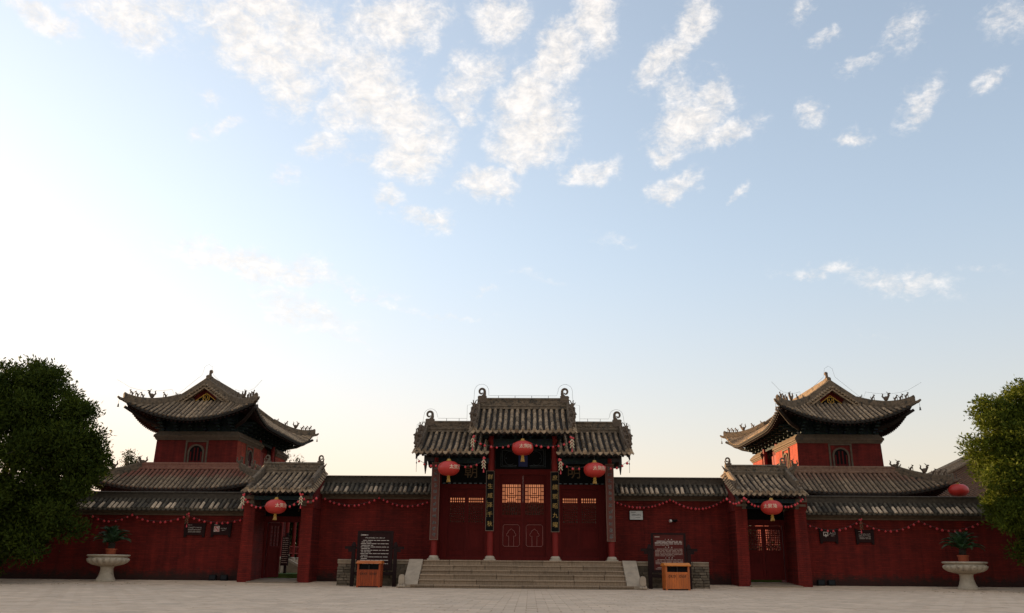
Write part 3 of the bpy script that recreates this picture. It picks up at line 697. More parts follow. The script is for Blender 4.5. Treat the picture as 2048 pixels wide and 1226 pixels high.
def gable_roof(root, x0, x1, Yr, Zr, D, H, n_rows, n_tiles, rake=(True, True), sag=0.18, tmat='tile', ridge_h=0.38, finial=1.12, rear_D=None, lumps=True, ridge_x=None, taper=0.0, n_drip=None):
    """Two-slope roof with its ridge along x: boarding, pan tiles, barrel tiles, drip tiles, ridge, rake ridges, rafters."""
    rear_D = rear_D or D
    def zf(d, DD): t = d / DD; return Zr - H * (DD / D) * ((1 + sag) * t - sag * t * t)
    nd = 8; front = [(Yr - D * i / nd, zf(D * i / nd, D)) for i in range(nd + 1)]; rear = [(Yr + rear_D * i / nd, zf(rear_D * i / nd, rear_D)) for i in range(nd + 1)]
    top = front[::-1] + rear[1:]
    poly = top + [(y, z - 0.10) for y, z in top[::-1]]
    roof = MB().prism(poly, 'x', x0, x1).build('roof', 'pan', root)
    pitch = (x1 - x0) / n_rows; L = math.hypot(D, H) / n_tiles
    tm, te, dm = tiles_for(L + 0.03, tmat)
    def slope_pt(d): return Yr - d, zf(d, D)
    for i in range(n_rows):
        x = x0 + pitch * (i + 0.5)
        for k in range(n_tiles):
            d1 = D * (1 - k / n_tiles) + (0.03 if k == 0 else 0); d0 = D * (1 - (k + 1) / n_tiles)
            ya, za = slope_pt(d1); yb, zb = slope_pt(max(d0, 0)); ang = math.atan2(zb - za, yb - ya)
            slip = random.uniform(0.02, 0.06) if random.random() < 0.08 else 0.0
            inst('tile', te if k == 0 else tm, roof, T3((x + random.uniform(-0.008, 0.008), ya - slip, za + 0.03 - 0.5 * slip + random.uniform(-0.005, 0.006))) @ RX(ang + random.uniform(-0.02, 0.02)) @ RZ(random.uniform(-0.025, 0.025)))
    for i in range(n_rows + 1):
        x = x0 + pitch * i; ya, za = slope_pt(D + 0.045)
        x = min(max(x, x0 + 0.03), x1 - 0.03)
        inst('drip_tile', dm, roof, T3((x, ya, za + 0.035 + random.uniform(-0.006, 0.006))) @ RX(R(-14)) @ RY(random.uniform(-0.05, 0.05)))
    pan = MB(); np_ = max(8, int(math.hypot(D, H) / 0.115))
    for i in range(n_rows + 1):
        x = x0 + pitch * i; w = pitch * 0.36
        xa, xb = max(x - w, x0), min(x + w, x1)
        if xb - xa < 0.03: continue
        for k in range(np_):
            d1 = D * (1 - k / np_) + 0.02; d0 = D * (1 - (k + 1) / np_)
            ya, za = slope_pt(d1); yb, zb = slope_pt(max(d0, 0)); xm = (xa + xb) / 2; j = random.uniform(-0.003, 0.003)
            pan.add([(xa, ya, za + 0.034 + j), (xm, ya, za + 0.014 + j), (xb, ya, za + 0.034 + j), (xa, yb, zb + 0.012), (xm, yb, zb + 0.002), (xb, yb, zb + 0.012), (xa, ya, za), (xb, ya, za)],
                    [(0, 1, 4, 3), (1, 2, 5, 4), (6, 1, 0), (6, 7, 1), (7, 2, 1)])
    pan.build('pan_tiles', 'pan', roof, kind='stuff')
    back = MB()
    for i in range(n_rows):
        x = x0 + pitch * (i + 0.5); pts = [(x, Yr + rear_D * (1 - k / 5), zf(rear_D * (1 - k / 5), rear_D) + 0.01) for k in range(6)]
        back.rowsweep(pts, TILE_R, 4)
    back.build('rear_tiles', tmat, roof, smooth=True, kind='stuff')
    raf = MB()
    nr = int((x1 - x0) / 0.16)
    for i in range(nr):
        x = x0 + (x1 - x0) * (i + 0.5) / nr
        for da, db, zo in ((0.0, 1.0, -0.16),):
            for sgn, DD in ((-1, D), (1, rear_D)):
                ya, za = Yr + sgn * (DD - 0.06), zf(DD - 0.06, DD) + zo; yb, zb = Yr + sgn * DD * 0.45, zf(DD * 0.45, DD) + zo
                raf.add([(x - 0.035, ya, za), (x + 0.035, ya, za), (x + 0.035, ya, za + 0.07), (x - 0.035, ya, za + 0.07), (x - 0.035, yb, zb), (x + 0.035, yb, zb), (x + 0.035, yb, zb + 0.07), (x - 0.035, yb, zb + 0.07)],
                        [(0, 1, 2, 3), (0, 4, 5, 1), (1, 5, 6, 2), (3, 7, 4, 0)])
    raf.build('rafters', 'rafter', roof, kind='stuff')
    # main ridge: rolled foot, carved band, cap
    rx0, rx1 = ridge_x or (x0 + 0.06, x1 - 0.06); z = Zr + 0.02; h = ridge_h
    rd = MB().prism([(Yr - 0.13, z - 0.03), (Yr + 0.13, z - 0.03), (Yr + 0.13, z + 0.03), (Yr + 0.10, z + 0.25 * h), (Yr - 0.10, z + 0.25 * h), (Yr - 0.13, z + 0.03)], 'x', rx0, rx1)
    rd.tube([(rx0, Yr - 0.11, z + 0.22 * h), (rx1, Yr - 0.11, z + 0.22 * h)], 0.035, 6)
    rd.box(rx0 + 0.01, rx1 - 0.01, Yr - 0.085, Yr + 0.085, z + 0.25 * h, z + 0.84 * h)
    rd.prism([(Yr - 0.115, z + 0.82 * h), (Yr - 0.115, z + 0.9 * h), (Yr - 0.06, z + h), (Yr + 0.06, z + h), (Yr + 0.115, z + 0.9 * h), (Yr + 0.115, z + 0.82 * h)], 'x', rx0, rx1)
    ridge = rd.build('ridge', 'ridge', roof)
    if ridge_h > 0.3:
        cv = MB(); n = int((rx1 - rx0) / 0.085)
        for i in range(n):
            x = rx0 + (rx1 - rx0) * (i + 0.5) / n
            cv.ball((x, Yr - 0.085, z + h * random.uniform(0.42, 0.68)), (random.uniform(0.03, 0.05), 0.018, random.uniform(0.03, 0.055)), 6, 4)
        cv.build('ridge_carving', 'ridge', roof, smooth=True, kind='stuff')
    for s, on, xe in ((-1, rake[0], x0), (1, rake[1], x1)):
        if not on: continue
        inst('ridge_finial', FIN[(s, finial)], roof, T3((s * 0.0 + (rx0 + 0.13 * finial if s < 0 else rx1 - 0.13 * finial), Yr, z + h)))
        dd = [D * t for t in (0.0, 0.2, 0.4, 0.6, 0.76)]
        up = [(Yr - d, zf(d, D) + 0.24) for d in dd]; lo = [(Yr - d, zf(d, D) + 0.0) for d in dd]
        xc = xe - s * 0.10
        rk = MB().prism(up + lo[::-1], 'x', xc - 0.06, xc + 0.06)
        rk.tube([(xc, y, q + 0.015) for y, q in up], 0.065, 6)
        d2 = [rear_D * t for t in (0.0, 0.35, 0.76)]
        rk.prism([(Yr + d, zf(d, rear_D) + 0.24) for d in d2] + [(Yr + d, zf(d, rear_D)) for d in d2[::-1]], 'x', xc - 0.06, xc + 0.06)
        d3 = [D * t for t in (0.76, 0.88, 1.0)]
        rk.prism([(Yr - d, zf(d, D) + 0.15) for d in d3] + [(Yr - d, zf(d, D)) for d in d3[::-1]], 'x', xc - 0.05, xc + 0.05)
        rk.build('rake_ridge', 'ridge', roof, smooth=True)
        # outer verge tiles, laid across the gable edge
        vg = MB(); nv = int(D / 0.16)
        for i in range(nv + 1):
            d = D * i / nv; y, q = Yr - d, zf(d, D)
            vg.rowsweep([(xe + s * 0.10, y, q - 0.07), (xe - s * 0.04, y, q + 0.06)], 0.052, 4)
        vg.build('verge_tiles', tmat, roof, smooth=True, kind='stuff')
        if lumps:
            for q, d, sc in ((0, 0.26, 1.05), (0, 0.42, 1.0), (2, 0.55, 0.8), (0, 0.68, 1.15), (2, 0.82, 0.95), (0, 0.95, 0.9)):
                y, zz = slope_pt(D * d)
                inst('ridge_beast', BEAST[q], roof, T3((xc + s * 0.05, y, zz + (0.22 if d < 0.76 else 0.12))) @ RZ(s * R(28)) @ RX(R(12)) @ Matrix.Diagonal((sc, sc, sc, 1)))
            mb = MB().tube([(xc + s * 0.05, Yr - 0.12 * D, zf(0.12 * D, D) + 0.2), (xc + s * 0.16, Yr - 0.13 * D, zf(0.13 * D, D) + 0.26), (xc + s * 0.27, Yr - 0.12 * D, zf(0.12 * D, D) + 0.36)], [0.07, 0.05, 0.008], 6)
            mb.build('ridge_horn', 'beast', roof, smooth=True)
        # gable board under the verge
        gb = MB().prism([(Yr - D * t, zf(D * t, D) - 0.10) for t in (0, .25, .5, .75, 1)] + [(Yr - D * t, zf(D * t, D) - 0.24) for t in (1, .75, .5, .25, 0)], 'x', xe - s * 0.03 - 0.02, xe - s * 0.03 + 0.02)
        gb.build('barge_board', 'dark_wood', roof)
    return roof, zf
# ------------------------------------------------------------------ main gate
def bars(mb, segs, x0, z0, w, h, y, t=0.017, d=0.02):
    """Lattice bars given as fractions (u0,v0,u1,v1) of the opening."""
    for u0, v0, u1, v1 in segs:
        if abs(u0 - u1) < 1e-6: mb.box(x0 + u0 * w - t / 2, x0 + u0 * w + t / 2, y - d, y + d, z0 + min(v0, v1) * h, z0 + max(v0, v1) * h)
        else: mb.box(x0 + min(u0, u1) * w, x0 + max(u0, u1) * w, y - d - 0.003, y + d + 0.003, z0 + v0 * h - t / 2, z0 + v0 * h + t / 2)
def fret():
    s = []
    for u in (0.13, 0.87): s.append((u, 0, u, 1))
    for v in (0.10, 0.36, 0.64, 0.90): s.append((0, v, 1, v))
    for u in (0.26, 0.74): s += [(u, 0.10, u, 0.42), (u, 0.58, u, 0.90)]
    for u in (0.38, 0.62): s += [(u, 0.0, u, 0.30), (u, 0.42, u, 0.58), (u, 0.70, u, 1.0)]
    s += [(0.26, 0.42, 0.74, 0.42), (0.26, 0.58, 0.74, 0.58), (0.38, 0.30, 0.62, 0.30), (0.38, 0.70, 0.62, 0.70), (0.5, 0.10, 0.5, 0.30), (0.5, 0.70, 0.5, 0.90), (0.5, 0.42, 0.5, 0.58),
          (0, 0.23, 0.13, 0.23), (0.87, 0.23, 1, 0.23), (0, 0.77, 0.13, 0.77), (0.87, 0.77, 1, 0.77), (0, 0.5, 0.26, 0.5), (0.74, 0.5, 1, 0.5)]
    return s
def grid(nu, nv): return [(i / nu, 0, i / nu, 1) for i in range(1, nu)] + [(0, j / nv, 1, j / nv) for j in range(1, nv)]
def leaf(parent, x0, x1, z0, z1, Y, lat, lat_segs, panels, st=0.085, mat_='red_door', pane=True, bar=0.022, rods=0):
    """One door leaf: stiles and rails, lattice over an added sheet tinting the sky, sunk panels with raised beads."""
    lz0, lz1 = lat
    fr = MB().box(x0, x0 + st, Y - 0.035, Y + 0.035, z0, z1).box(x1 - st, x1, Y - 0.035, Y + 0.035, z0, z1)
    cuts = sorted(panels + [lat]); z = z0
    for a, b in cuts:
        fr.box(x0 + st, x1 - st, Y - 0.033, Y + 0.033, z, a); z = b
    fr.box(x0 + st, x1 - st, Y - 0.033, Y + 0.033, z, z1)
    lf = fr.build('door_leaf', mat_, parent)
    lb = MB(); bars(lb, lat_segs, x0 + st, lz0, x1 - x0 - 2 * st, lz1 - lz0, Y, bar)
    if rods: bars(lb, [((i + 0.5) / rods, 0, (i + 0.5) / rods, 1) for i in range(rods)], x0 + st, lz0, x1 - x0 - 2 * st, lz1 - lz0, Y + 0.018, 0.014, 0.004)
    lb.build('lattice', mat_, lf)
    if pane: MB().box(x0 + st - 0.003, x1 - st + 0.003, Y + 0.024, Y + 0.028, lz0 - 0.003, lz1 + 0.003).build('pane', 'pane', lf)
    for a, b in panels:
        MB().box(x0 + st - 0.002, x1 - st + 0.002, Y - 0.012, Y + 0.012, a - 0.002, b + 0.002).build('door_panel', mat_, lf)
        bd = MB()
        for q in (0.0,):
            bd.box(x0 + st, x1 - st, Y - 0.028, Y - 0.012, a, a + 0.014).box(x0 + st, x1 - st, Y - 0.028, Y - 0.012, b - 0.014, b)
            bd.box(x0 + st, x0 + st + 0.014, Y - 0.027, Y - 0.012, a, b).box(x1 - st - 0.014, x1 - st, Y - 0.027, Y - 0.012, a, b)
        bd.build('panel_bead', mat_, lf)
    return lf
def couplet(x0, x1, z0, z1, Y, field, label, chars=None, ntext=0, ink='gold', edge='frame_line', seed=1, rows=12, small=None):
    t = thing('couplet_board', label, 'couplet board', ((x0 + x1) / 2, Y, z0), group='couplet boards on the gate columns')
    n = 7; w = x1 - x0
    b = MB()      # slightly hollowed to hug the round column
    pts = [(x0 + w * i / n, Y - 0.02 * math.sin(PI * i / n)) for i in range(n + 1)]
    b.prism(pts + [(x, y + 0.035) for x, y in pts[::-1]], 'z', z0, z1); b.build('board', field, t)
    e = MB()
    for xx in (x0 + 0.004, x1 - 0.012): e.box(xx, xx + 0.009, Y - 0.008, Y + 0.02, z0, z1)
    e.box(x0, x1, Y - 0.026, Y + 0.03, z0 - 0.008, z0 + 0.003).box(x0, x1, Y - 0.026, Y + 0.03, z1 - 0.003, z1 + 0.008)
    e.build('edging', edge, t)
    xc = (x0 + x1) / 2
    if chars:
        zz = z1 - 0.21; k = (z1 - z0 - 0.42) / (len(chars) - 1)
        for i, ch in enumerate(chars):
            g = MB(); add_text(g, ch, 0.185, xc + 0.005, Y - 0.026, zz - i * k); g.build('character', ink, t)
        g2 = MB(); rs = random.Random(seed)
        for i in range(11): strokes(g2, rs, (x1 - 0.045) if small == 'r' else (x0 + 0.045), Y - 0.022, (z1 - 0.45 - 0.055 * i) if small == 'r' else (z1 - 1.0 - 0.05 * i), 0.03, 0.035, 3, 0.007)
        g2.build('small_lettering', ink, t)
    else:
        rs = random.Random(seed); k = (z1 - z0 - 0.3) / (rows - 1)
        for i in range(rows):
            g = MB(); strokes(g, rs, xc, Y - 0.024, z1 - 0.15 - i * k, 0.125, 0.13, 8, 0.014); g.build('character', ink, t)
    return t
def main_gate():
    t = thing('gate_building', 'central three-bay red timber gate with stepped grey tiled roofs above the stone steps', 'gate', (0, 30.3, 0.84))
    # roofs
    gable_roof(t, -1.70, 1.70, 30.3, 6.05, 1.95, 1.07, 17, 5, rear_D=1.95, ridge_h=0.39)
    for s in (-1, 1):
        xa, xb = sorted((s * 1.16, s * 3.56))
        gable_roof(t, xa, xb, 30.3, 5.22, 1.95, 0.94, 12, 5, rake=(s < 0, s > 0), ridge_h=0.38, ridge_x=sorted((s * 1.3, s * 3.50)))
    # columns on stone bases
    for x, zt in ((-2.96, 4.2), (-1.09, 4.95), (1.09, 4.95), (2.96, 4.2)):
        c = MB().lathe([(0.10, 0.0), (0.102, 0.4), (0.098, zt - 0.97)], (x, 29.4, 0.97), 16).build('column', 'red_wood', t, smooth=True)
        MB().box(x - 0.19, x + 0.19, 29.21, 29.59, 0.835, 0.885).build('base_slab', 'base_stone', c)
        MB().lathe([(0.155, 0.885), (0.165, 0.91), (0.155, 0.95), (0.118, 0.985)], (x, 29.4, 0), 16).build('column_base', 'base_stone', c, smooth=True)
        MB().lathe([(0.10, 0.0), (0.098, zt - 0.84)], (x, 31.2, 0.84), 12).build('rear_column', 'red_wood', t, smooth=True)
    # beams and painted boards
    for s in (-1, 1):
        xa, xb = sorted((s * 1.16, s * 3.15))
        MB().box(xa, xb, 29.33, 29.47, 4.02, 4.20).build('eave_beam', 'blue_beam', t)
        MB().box(xa, xb, 31.14, 31.26, 4.02, 4.20).build('eave_beam', 'blue_beam', t)
        for i in range(5):
            x = xa + 0.2 + (xb - xa - 0.4) * i / 4
            br = MB().box(x - 0.05, x + 0.05, 29.1, 29.5, 4.20, 4.26).box(x - 0.12, x + 0.12, 29.34, 29.44, 4.26, 4.32).box(x - 0.045, x + 0.045, 28.86, 29.4, 4.30, 4.37).box(x - 0.1, x + 0.1, 28.95, 29.04, 4.37, 4.42)
            br.build('bracket_set', 'blue_beam', t)
        xa, xb = sorted((s * 1.19, s * 2.86))
        nb = MB().box(xa, xb, 30.2, 30.26, 3.395, 4.25).build('name_board', 'black_board', t)
        fz = MB(); 
        for i in range(9):
            x = xa + 0.1 + (xb - xa - 0.2) * i / 8; fz.box(x - 0.05, x + 0.05, 30.15, 30.2, 3.405, 3.435)
        fz.build('frieze', 'pattern', nb)
        lt = MB(); add_text(lt, '朝' if s < 0 else '明', 0.5, -1.82 if s < 0 else 1.78, 30.193, 3.80); lt.build('lettering', 'gold_dull', nb)
        MB().box(xa, xb, 30.22, 30.38, 3.23, 3.405).build('lintel', 'red_door', t)
        # side jambs and infill next to the outer columns
        for xj0, xj1 in ((1.19, 1.315), (2.605, 2.86)):
            ja, jb = sorted((s * xj0, s * xj1)); MB().box(ja, jb, 30.22, 30.38, 0.84, 3.228).build('door_jamb', 'red_door', t)
        ja, jb = sorted((s * 1.315, s * 2.605)); MB().box(ja, jb, 30.2, 30.40, 0.84, 0.965).build('threshold', 'red_door', t)
        mid = s * 1.96
        for q0, q1 in ((1.316, 1.959), (1.961, 2.604)):
            a, b = sorted((s * q0, s * q1))
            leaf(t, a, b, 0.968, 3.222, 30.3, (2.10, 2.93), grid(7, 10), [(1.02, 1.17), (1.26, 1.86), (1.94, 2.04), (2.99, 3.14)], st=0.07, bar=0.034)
        MB().box(s * 2.87 - 0.02, s * 2.87 + 0.02, 29.5, 31.1, 0.84, 4.2).build('side_board', 'red_door', t)
        # pendant post at the verge
        px = s * 3.24
        pb = MB().box(px - 0.05, px + 0.05, 28.55, 28.65, 3.92, 4.2); pb.frustum((px - 0.012, px + 0.012, 28.588, 28.612, 3.58), (px - 0.055, px + 0.055, 28.545, 28.655, 3.93)); pb.box(min(px, s * 2.96), max(px, s * 2.96), 28.57, 28.63, 4.0, 4.12)
        pb.build('pendant_post', 'dark_wood', t)
        # verge bell on a thread
        bx = s * 3.52
        MB().tube([(bx, 28.4, 4.12), (bx, 28.4, 3.62)], 0.006, 4).ball((bx, 28.4, 3.92), (0.02, 0.02, 0.035), 6, 4).build('verge_bell', 'wire', t)
    MB().box(-1.12, 1.12, 29.33, 29.47, 4.62, 4.86).build('eave_beam', 'blue_beam', t)
    MB().box(-1.12, 1.12, 31.14, 31.26, 4.62, 4.86).build('eave_beam', 'blue_beam', t)
    for i in range(6):
        x = -1.25 + 2.5 * i / 5
        MB().box(x - 0.05, x + 0.05, 29.1, 29.5, 4.86, 4.93).box(x - 0.13, x + 0.13, 29.34, 29.44, 4.93, 5.0).box(x - 0.045, x + 0.045, 28.8, 29.4, 4.98, 5.05).box(x - 0.1, x + 0.1, 28.9, 29.0, 5.05, 5.1).build('bracket_set', 'blue_beam', t)
    pan = MB().box(-0.98, 0.98, 30.2, 30.26, 3.92, 4.95).build('painted_panel', 'black_board', t)
    ln = MB()
    for q in (0.0, 0.05):
        for s in (-1, 1):
            xa, xb = s * (0.78 - q), s * (0.24 - q * 0.3); za, zb = 4.0 + q, 4.62 - q
            ln.tube([(xb, 30.195, za), (xa, 30.195, za), (xa, 30.195, zb), (xb, 30.195, zb)], 0.008, 4)
            ln.tube([(s * 0.46 + 0.20 * math.cos(a) * s, 30.195, 4.30 + 0.24 * math.sin(a)) for a in np.linspace(-2.2, 2.2, 12)], 0.008, 4)
            ln.ball((s * 0.60, 30.195, 4.30), (0.022, 0.01, 0.022), 6, 4)
    ln.build('painted_scroll', 'pattern', pan)
    MB().box(-0.16, 0.16, 30.13, 30.17, 4.0, 4.7).build('centre_plaque', mat('plaque_blue', (0.008, 0.012, 0.07), 0.5, 0.2), pan)
    MB().box(-0.98, 0.98, 30.21, 30.39, 3.73, 3.93).build('lintel', 'red_door', t)
    for s in (-1, 1):
        a, b = sorted((s * 0.80, s * 0.985)); MB().box(a, b, 30.22, 30.38, 0.84, 3.728).build('door_jamb', 'red_door', t)
    MB().box(-0.98, 0.98, 30.2, 30.40, 0.838, 0.963).build('threshold', 'red_door', t)
    for s in (-1, 1):
        a, b = sorted((s * 0.987, s * 1.188)); MB().box(a, b, 30.24, 30.36, 0.84, 4.9).build('infill_panel', 'red_door', t)
    for s in (-1, 1):
        a, b = sorted((s * 0.0008, s * 0.799))
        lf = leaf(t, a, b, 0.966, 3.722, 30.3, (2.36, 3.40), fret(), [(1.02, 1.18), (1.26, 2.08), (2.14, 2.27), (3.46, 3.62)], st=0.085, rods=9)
        xc = (a + b) / 2; hw = 0.285; c = 0.05; Yl = 30.262
        oc = MB().tube([(xc + x, Yl, z) for x, z in ((-hw, 1.31 + c), (-hw + c, 1.31), (hw - c, 1.31), (hw, 1.31 + c), (hw, 2.03 - c), (hw - c, 2.03), (-hw + c, 2.03), (-hw, 2.03 - c), (-hw, 1.31 + c))], 0.0085, 4)
        # raised mushroom-headed figure on a stem
        oc.tube([(xc + x, Yl, z) for x, z in ((-0.085, 1.31), (-0.085, 1.66), (-0.13, 1.645), (-0.165, 1.68), (-0.15, 1.73), (-0.115, 1.76), (-0.10, 1.82), (-0.045, 1.855), (0, 1.90), (0.045, 1.855), (0.10, 1.82), (0.115, 1.76), (0.15, 1.73), (0.165, 1.68), (0.13, 1.645), (0.085, 1.66), (0.085, 1.31))], 0.0085, 4)
        oc.build('panel_outline', 'red_line', lf)
    # light strip of the lightning wire above the ridges
    w = MB()
    def arch(s, xc, z, r=0.26): return [(xc - r, 30.3, z)] + [(xc + r * math.cos(a), 30.3, z + 0.16 + r * math.sin(a)) for a in np.linspace(PI, 0, 10)] + [(xc + r, 30.3, z)]
    w.tube([(-2.02, 30.3, 5.62), (-2.02, 30.3, 6.2), (-1.78, 30.3, 6.24), (-1.78, 30.3, 6.48)] + arch(-1, -1.51, 6.55)[1:] + [(-1.2, 30.3, 6.55), (1.2, 30.3, 6.55)] + arch(1, 1.51, 6.55)[1:] + [(1.78, 30.3, 6.45), (1.78, 30.3, 6.24), (2.02, 30.3, 6.2), (2.02, 30.3, 5.62)], 0.0045, 4)
    for x in (-0.9, -0.3, 0.3, 0.9): w.tube([(x, 30.3, 6.42), (x, 30.3, 6.55)], 0.008, 4)
    for s in (-1, 1):
        pts = [(s * 2.02, 30.3, 5.72), (s * 3.05, 30.3, 5.72)] + [(s * (3.33 - 0.24 * math.cos(a)), 30.3, 5.82 + 0.24 * math.sin(a)) for a in np.linspace(0, PI, 10)] + [(s * 3.6, 30.3, 5.6), (s * 3.8, 30.3, 5.5), (s * 3.8, 30.2, 4.9)]
        w.tube(pts, 0.0045, 4)
        for x in (2.3, 2.75): w.tube([(s * x, 30.3, 5.58), (s * x, 30.3, 5.72)], 0.008, 4)
    w.build('lightning_wire', 'wire', t)
    couplet(-1.245, -0.965, 1.79, 3.75, 29.27, 'black_board', 'black couplet board with gold characters left of the middle doors', '群生咸泽千秋', seed=3, small='l')
    couplet(0.945, 1.225, 1.77, 3.73, 29.27, 'black_board', 'black couplet board with gold characters right of the middle doors', '庶績熙昭九曜', seed=4, small='r')
    couplet(-3.10, -2.82, 1.49, 4.02, 29.27, 'brown_board', 'long brown couplet board with worn grey characters on the far left column', seed=11, ink='teal_letter')
    couplet(2.80, 3.08, 1.48, 4.0, 29.27, 'brown_board', 'long brown couplet board with worn grey characters on the far right column', seed=12, ink='teal_letter')
main_gate()

# ------------------------------------------------------------------ boundary walls
def wall_body(mb, x0, x1, y0, y1, z0, z1, ch=0.062):
    """Front built course by course, each course's joint raked back a few millimetres."""
    z = z0; prof = []
    while z < z1 - 0.01:
        b = min(z + ch, z1); prof += [(y0 + 0.006, z), (y0, z + 0.007), (y0 - random.uniform(-0.0015, 0.0015), b)]
        z = b
    mb.prism(prof + [(y1, z1), (y1, z0)], 'x', x0, x1); return mb
def boundary_wall(x0, x1, ztop, label, n_seed, low):
    """ztop = top of the ridge."""
    t = thing('boundary_wall', label, 'wall', ((x0 + x1) / 2, 31.7, 0.1), group='red boundary walls')
    zc = ztop - 0.86          # underside of the cornice
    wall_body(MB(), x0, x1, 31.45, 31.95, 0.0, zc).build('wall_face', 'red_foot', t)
    cz = MB()
    for k, (p, a, b) in enumerate(((0.05, 0.0, 0.055), (0.025, 0.055, 0.095), (0.09, 0.095, 0.15), (0.14, 0.15, 0.185))):
        cz.box(x0, x1, 31.45 - p, 31.95 + p, zc + a, zc + b)
    cz.build('cornice', 'cornice', t)
    zr = ztop - 0.24; D = 0.62; H = 0.42
    zf = lambda d: zr - H * d / D
    rf = MB().prism([(31.7 - D, zf(D)), (31.7, zr), (31.7 + D, zf(D)), (31.7 + D, zf(D) - 0.05), (31.7, zr - 0.1), (31.7 - D, zf(D) - 0.05)], 'x', x0, x1).build('roof', 'pan', t)
    xt0, xt1 = max(x0, -22.0), min(x1, 22.0)      # single tiles as far as the view reaches, joined rows beyond
    n = max(4, int((x1 - x0) / 0.176)); p = (x1 - x0) / n; L = math.hypot(D, H) / 2
    told = tiles_for(L + 0.02, 'wall_tile_old')[0]; tnew = tiles_for(L + 0.02, 'wall_tile_new')[0]; dm = tiles_for(L + 0.02, 'wall_tile_old')[2]
    ang = math.atan2(H, D)
    for i in range(n):
        x = x0 + p * (i + 0.5)
        if not xt0 < x < xt1: continue
        inst('tile', tnew if random.random() < 0.8 else told, rf, T3((x + random.uniform(-.006, .006), 31.7 - D - 0.01, zf(D) + 0.012)) @ RX(ang + random.uniform(-0.05, 0.05)) @ RZ(random.uniform(-0.05, 0.05)))
        inst('tile', told, rf, T3((x + random.uniform(-.008, .008), 31.7 - D / 2, zf(D / 2) + 0.016)) @ RX(ang + random.uniform(-0.03, 0.03)) @ RZ(random.uniform(-0.04, 0.04)))
    dr = MB()
    for i in range(n + 1):
        x = x0 + p * i; y = 31.7 - D - 0.035; z = zf(D) + 0.02
        if x0 + .05 < x < x1 - .05: dr.add([(x - 0.075, y, z), (x + 0.075, y, z), (x + 0.06, y - 0.01, z - 0.05), (x, y - 0.015, z - 0.085), (x - 0.06, y - 0.01, z - 0.05), (x - 0.075, y + 0.03, z), (x + 0.075, y + 0.03, z)], [(0, 1, 2, 3, 4), (0, 5, 6, 1)])
    dr.build('drip_tiles', 'wall_tile_old', rf, kind='stuff')
    bk = MB()
    for i in range(n):
        x = x0 + p * (i + 0.5); bk.rowsweep([(x, 31.7 + D, zf(D) + 0.01), (x, 31.7, zr + 0.01)], 0.06, 4)
        if not xt0 < x < xt1: bk.rowsweep([(x, 31.7 - D, zf(D) + 0.01), (x, 31.7, zr + 0.01)], 0.06, 4)
    bk.build('rear_tiles', 'wall_tile_old', rf, kind='stuff')
    rd = MB().box(x0, x1, 31.59, 31.81, zr - 0.04, zr + 0.05).box(x0, x1, 31.615, 31.785, zr + 0.05, ztop - 0.045).prism([(31.575, ztop - 0.05), (31.575, ztop - 0.02), (31.64, ztop), (31.76, ztop), (31.825, ztop - 0.02), (31.825, ztop - 0.05)], 'x', x0, x1)
    rd.build('ridge', 'ridge_dark', t)
    return t
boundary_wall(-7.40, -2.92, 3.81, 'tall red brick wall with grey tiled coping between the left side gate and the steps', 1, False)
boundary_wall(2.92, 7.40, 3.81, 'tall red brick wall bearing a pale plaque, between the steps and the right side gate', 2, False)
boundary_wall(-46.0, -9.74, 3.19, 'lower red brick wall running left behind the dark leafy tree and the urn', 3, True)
boundary_wall(9.74, 30.0, 3.19, 'lower red brick wall with an entrance sign running right towards the bright green tree', 4, True)

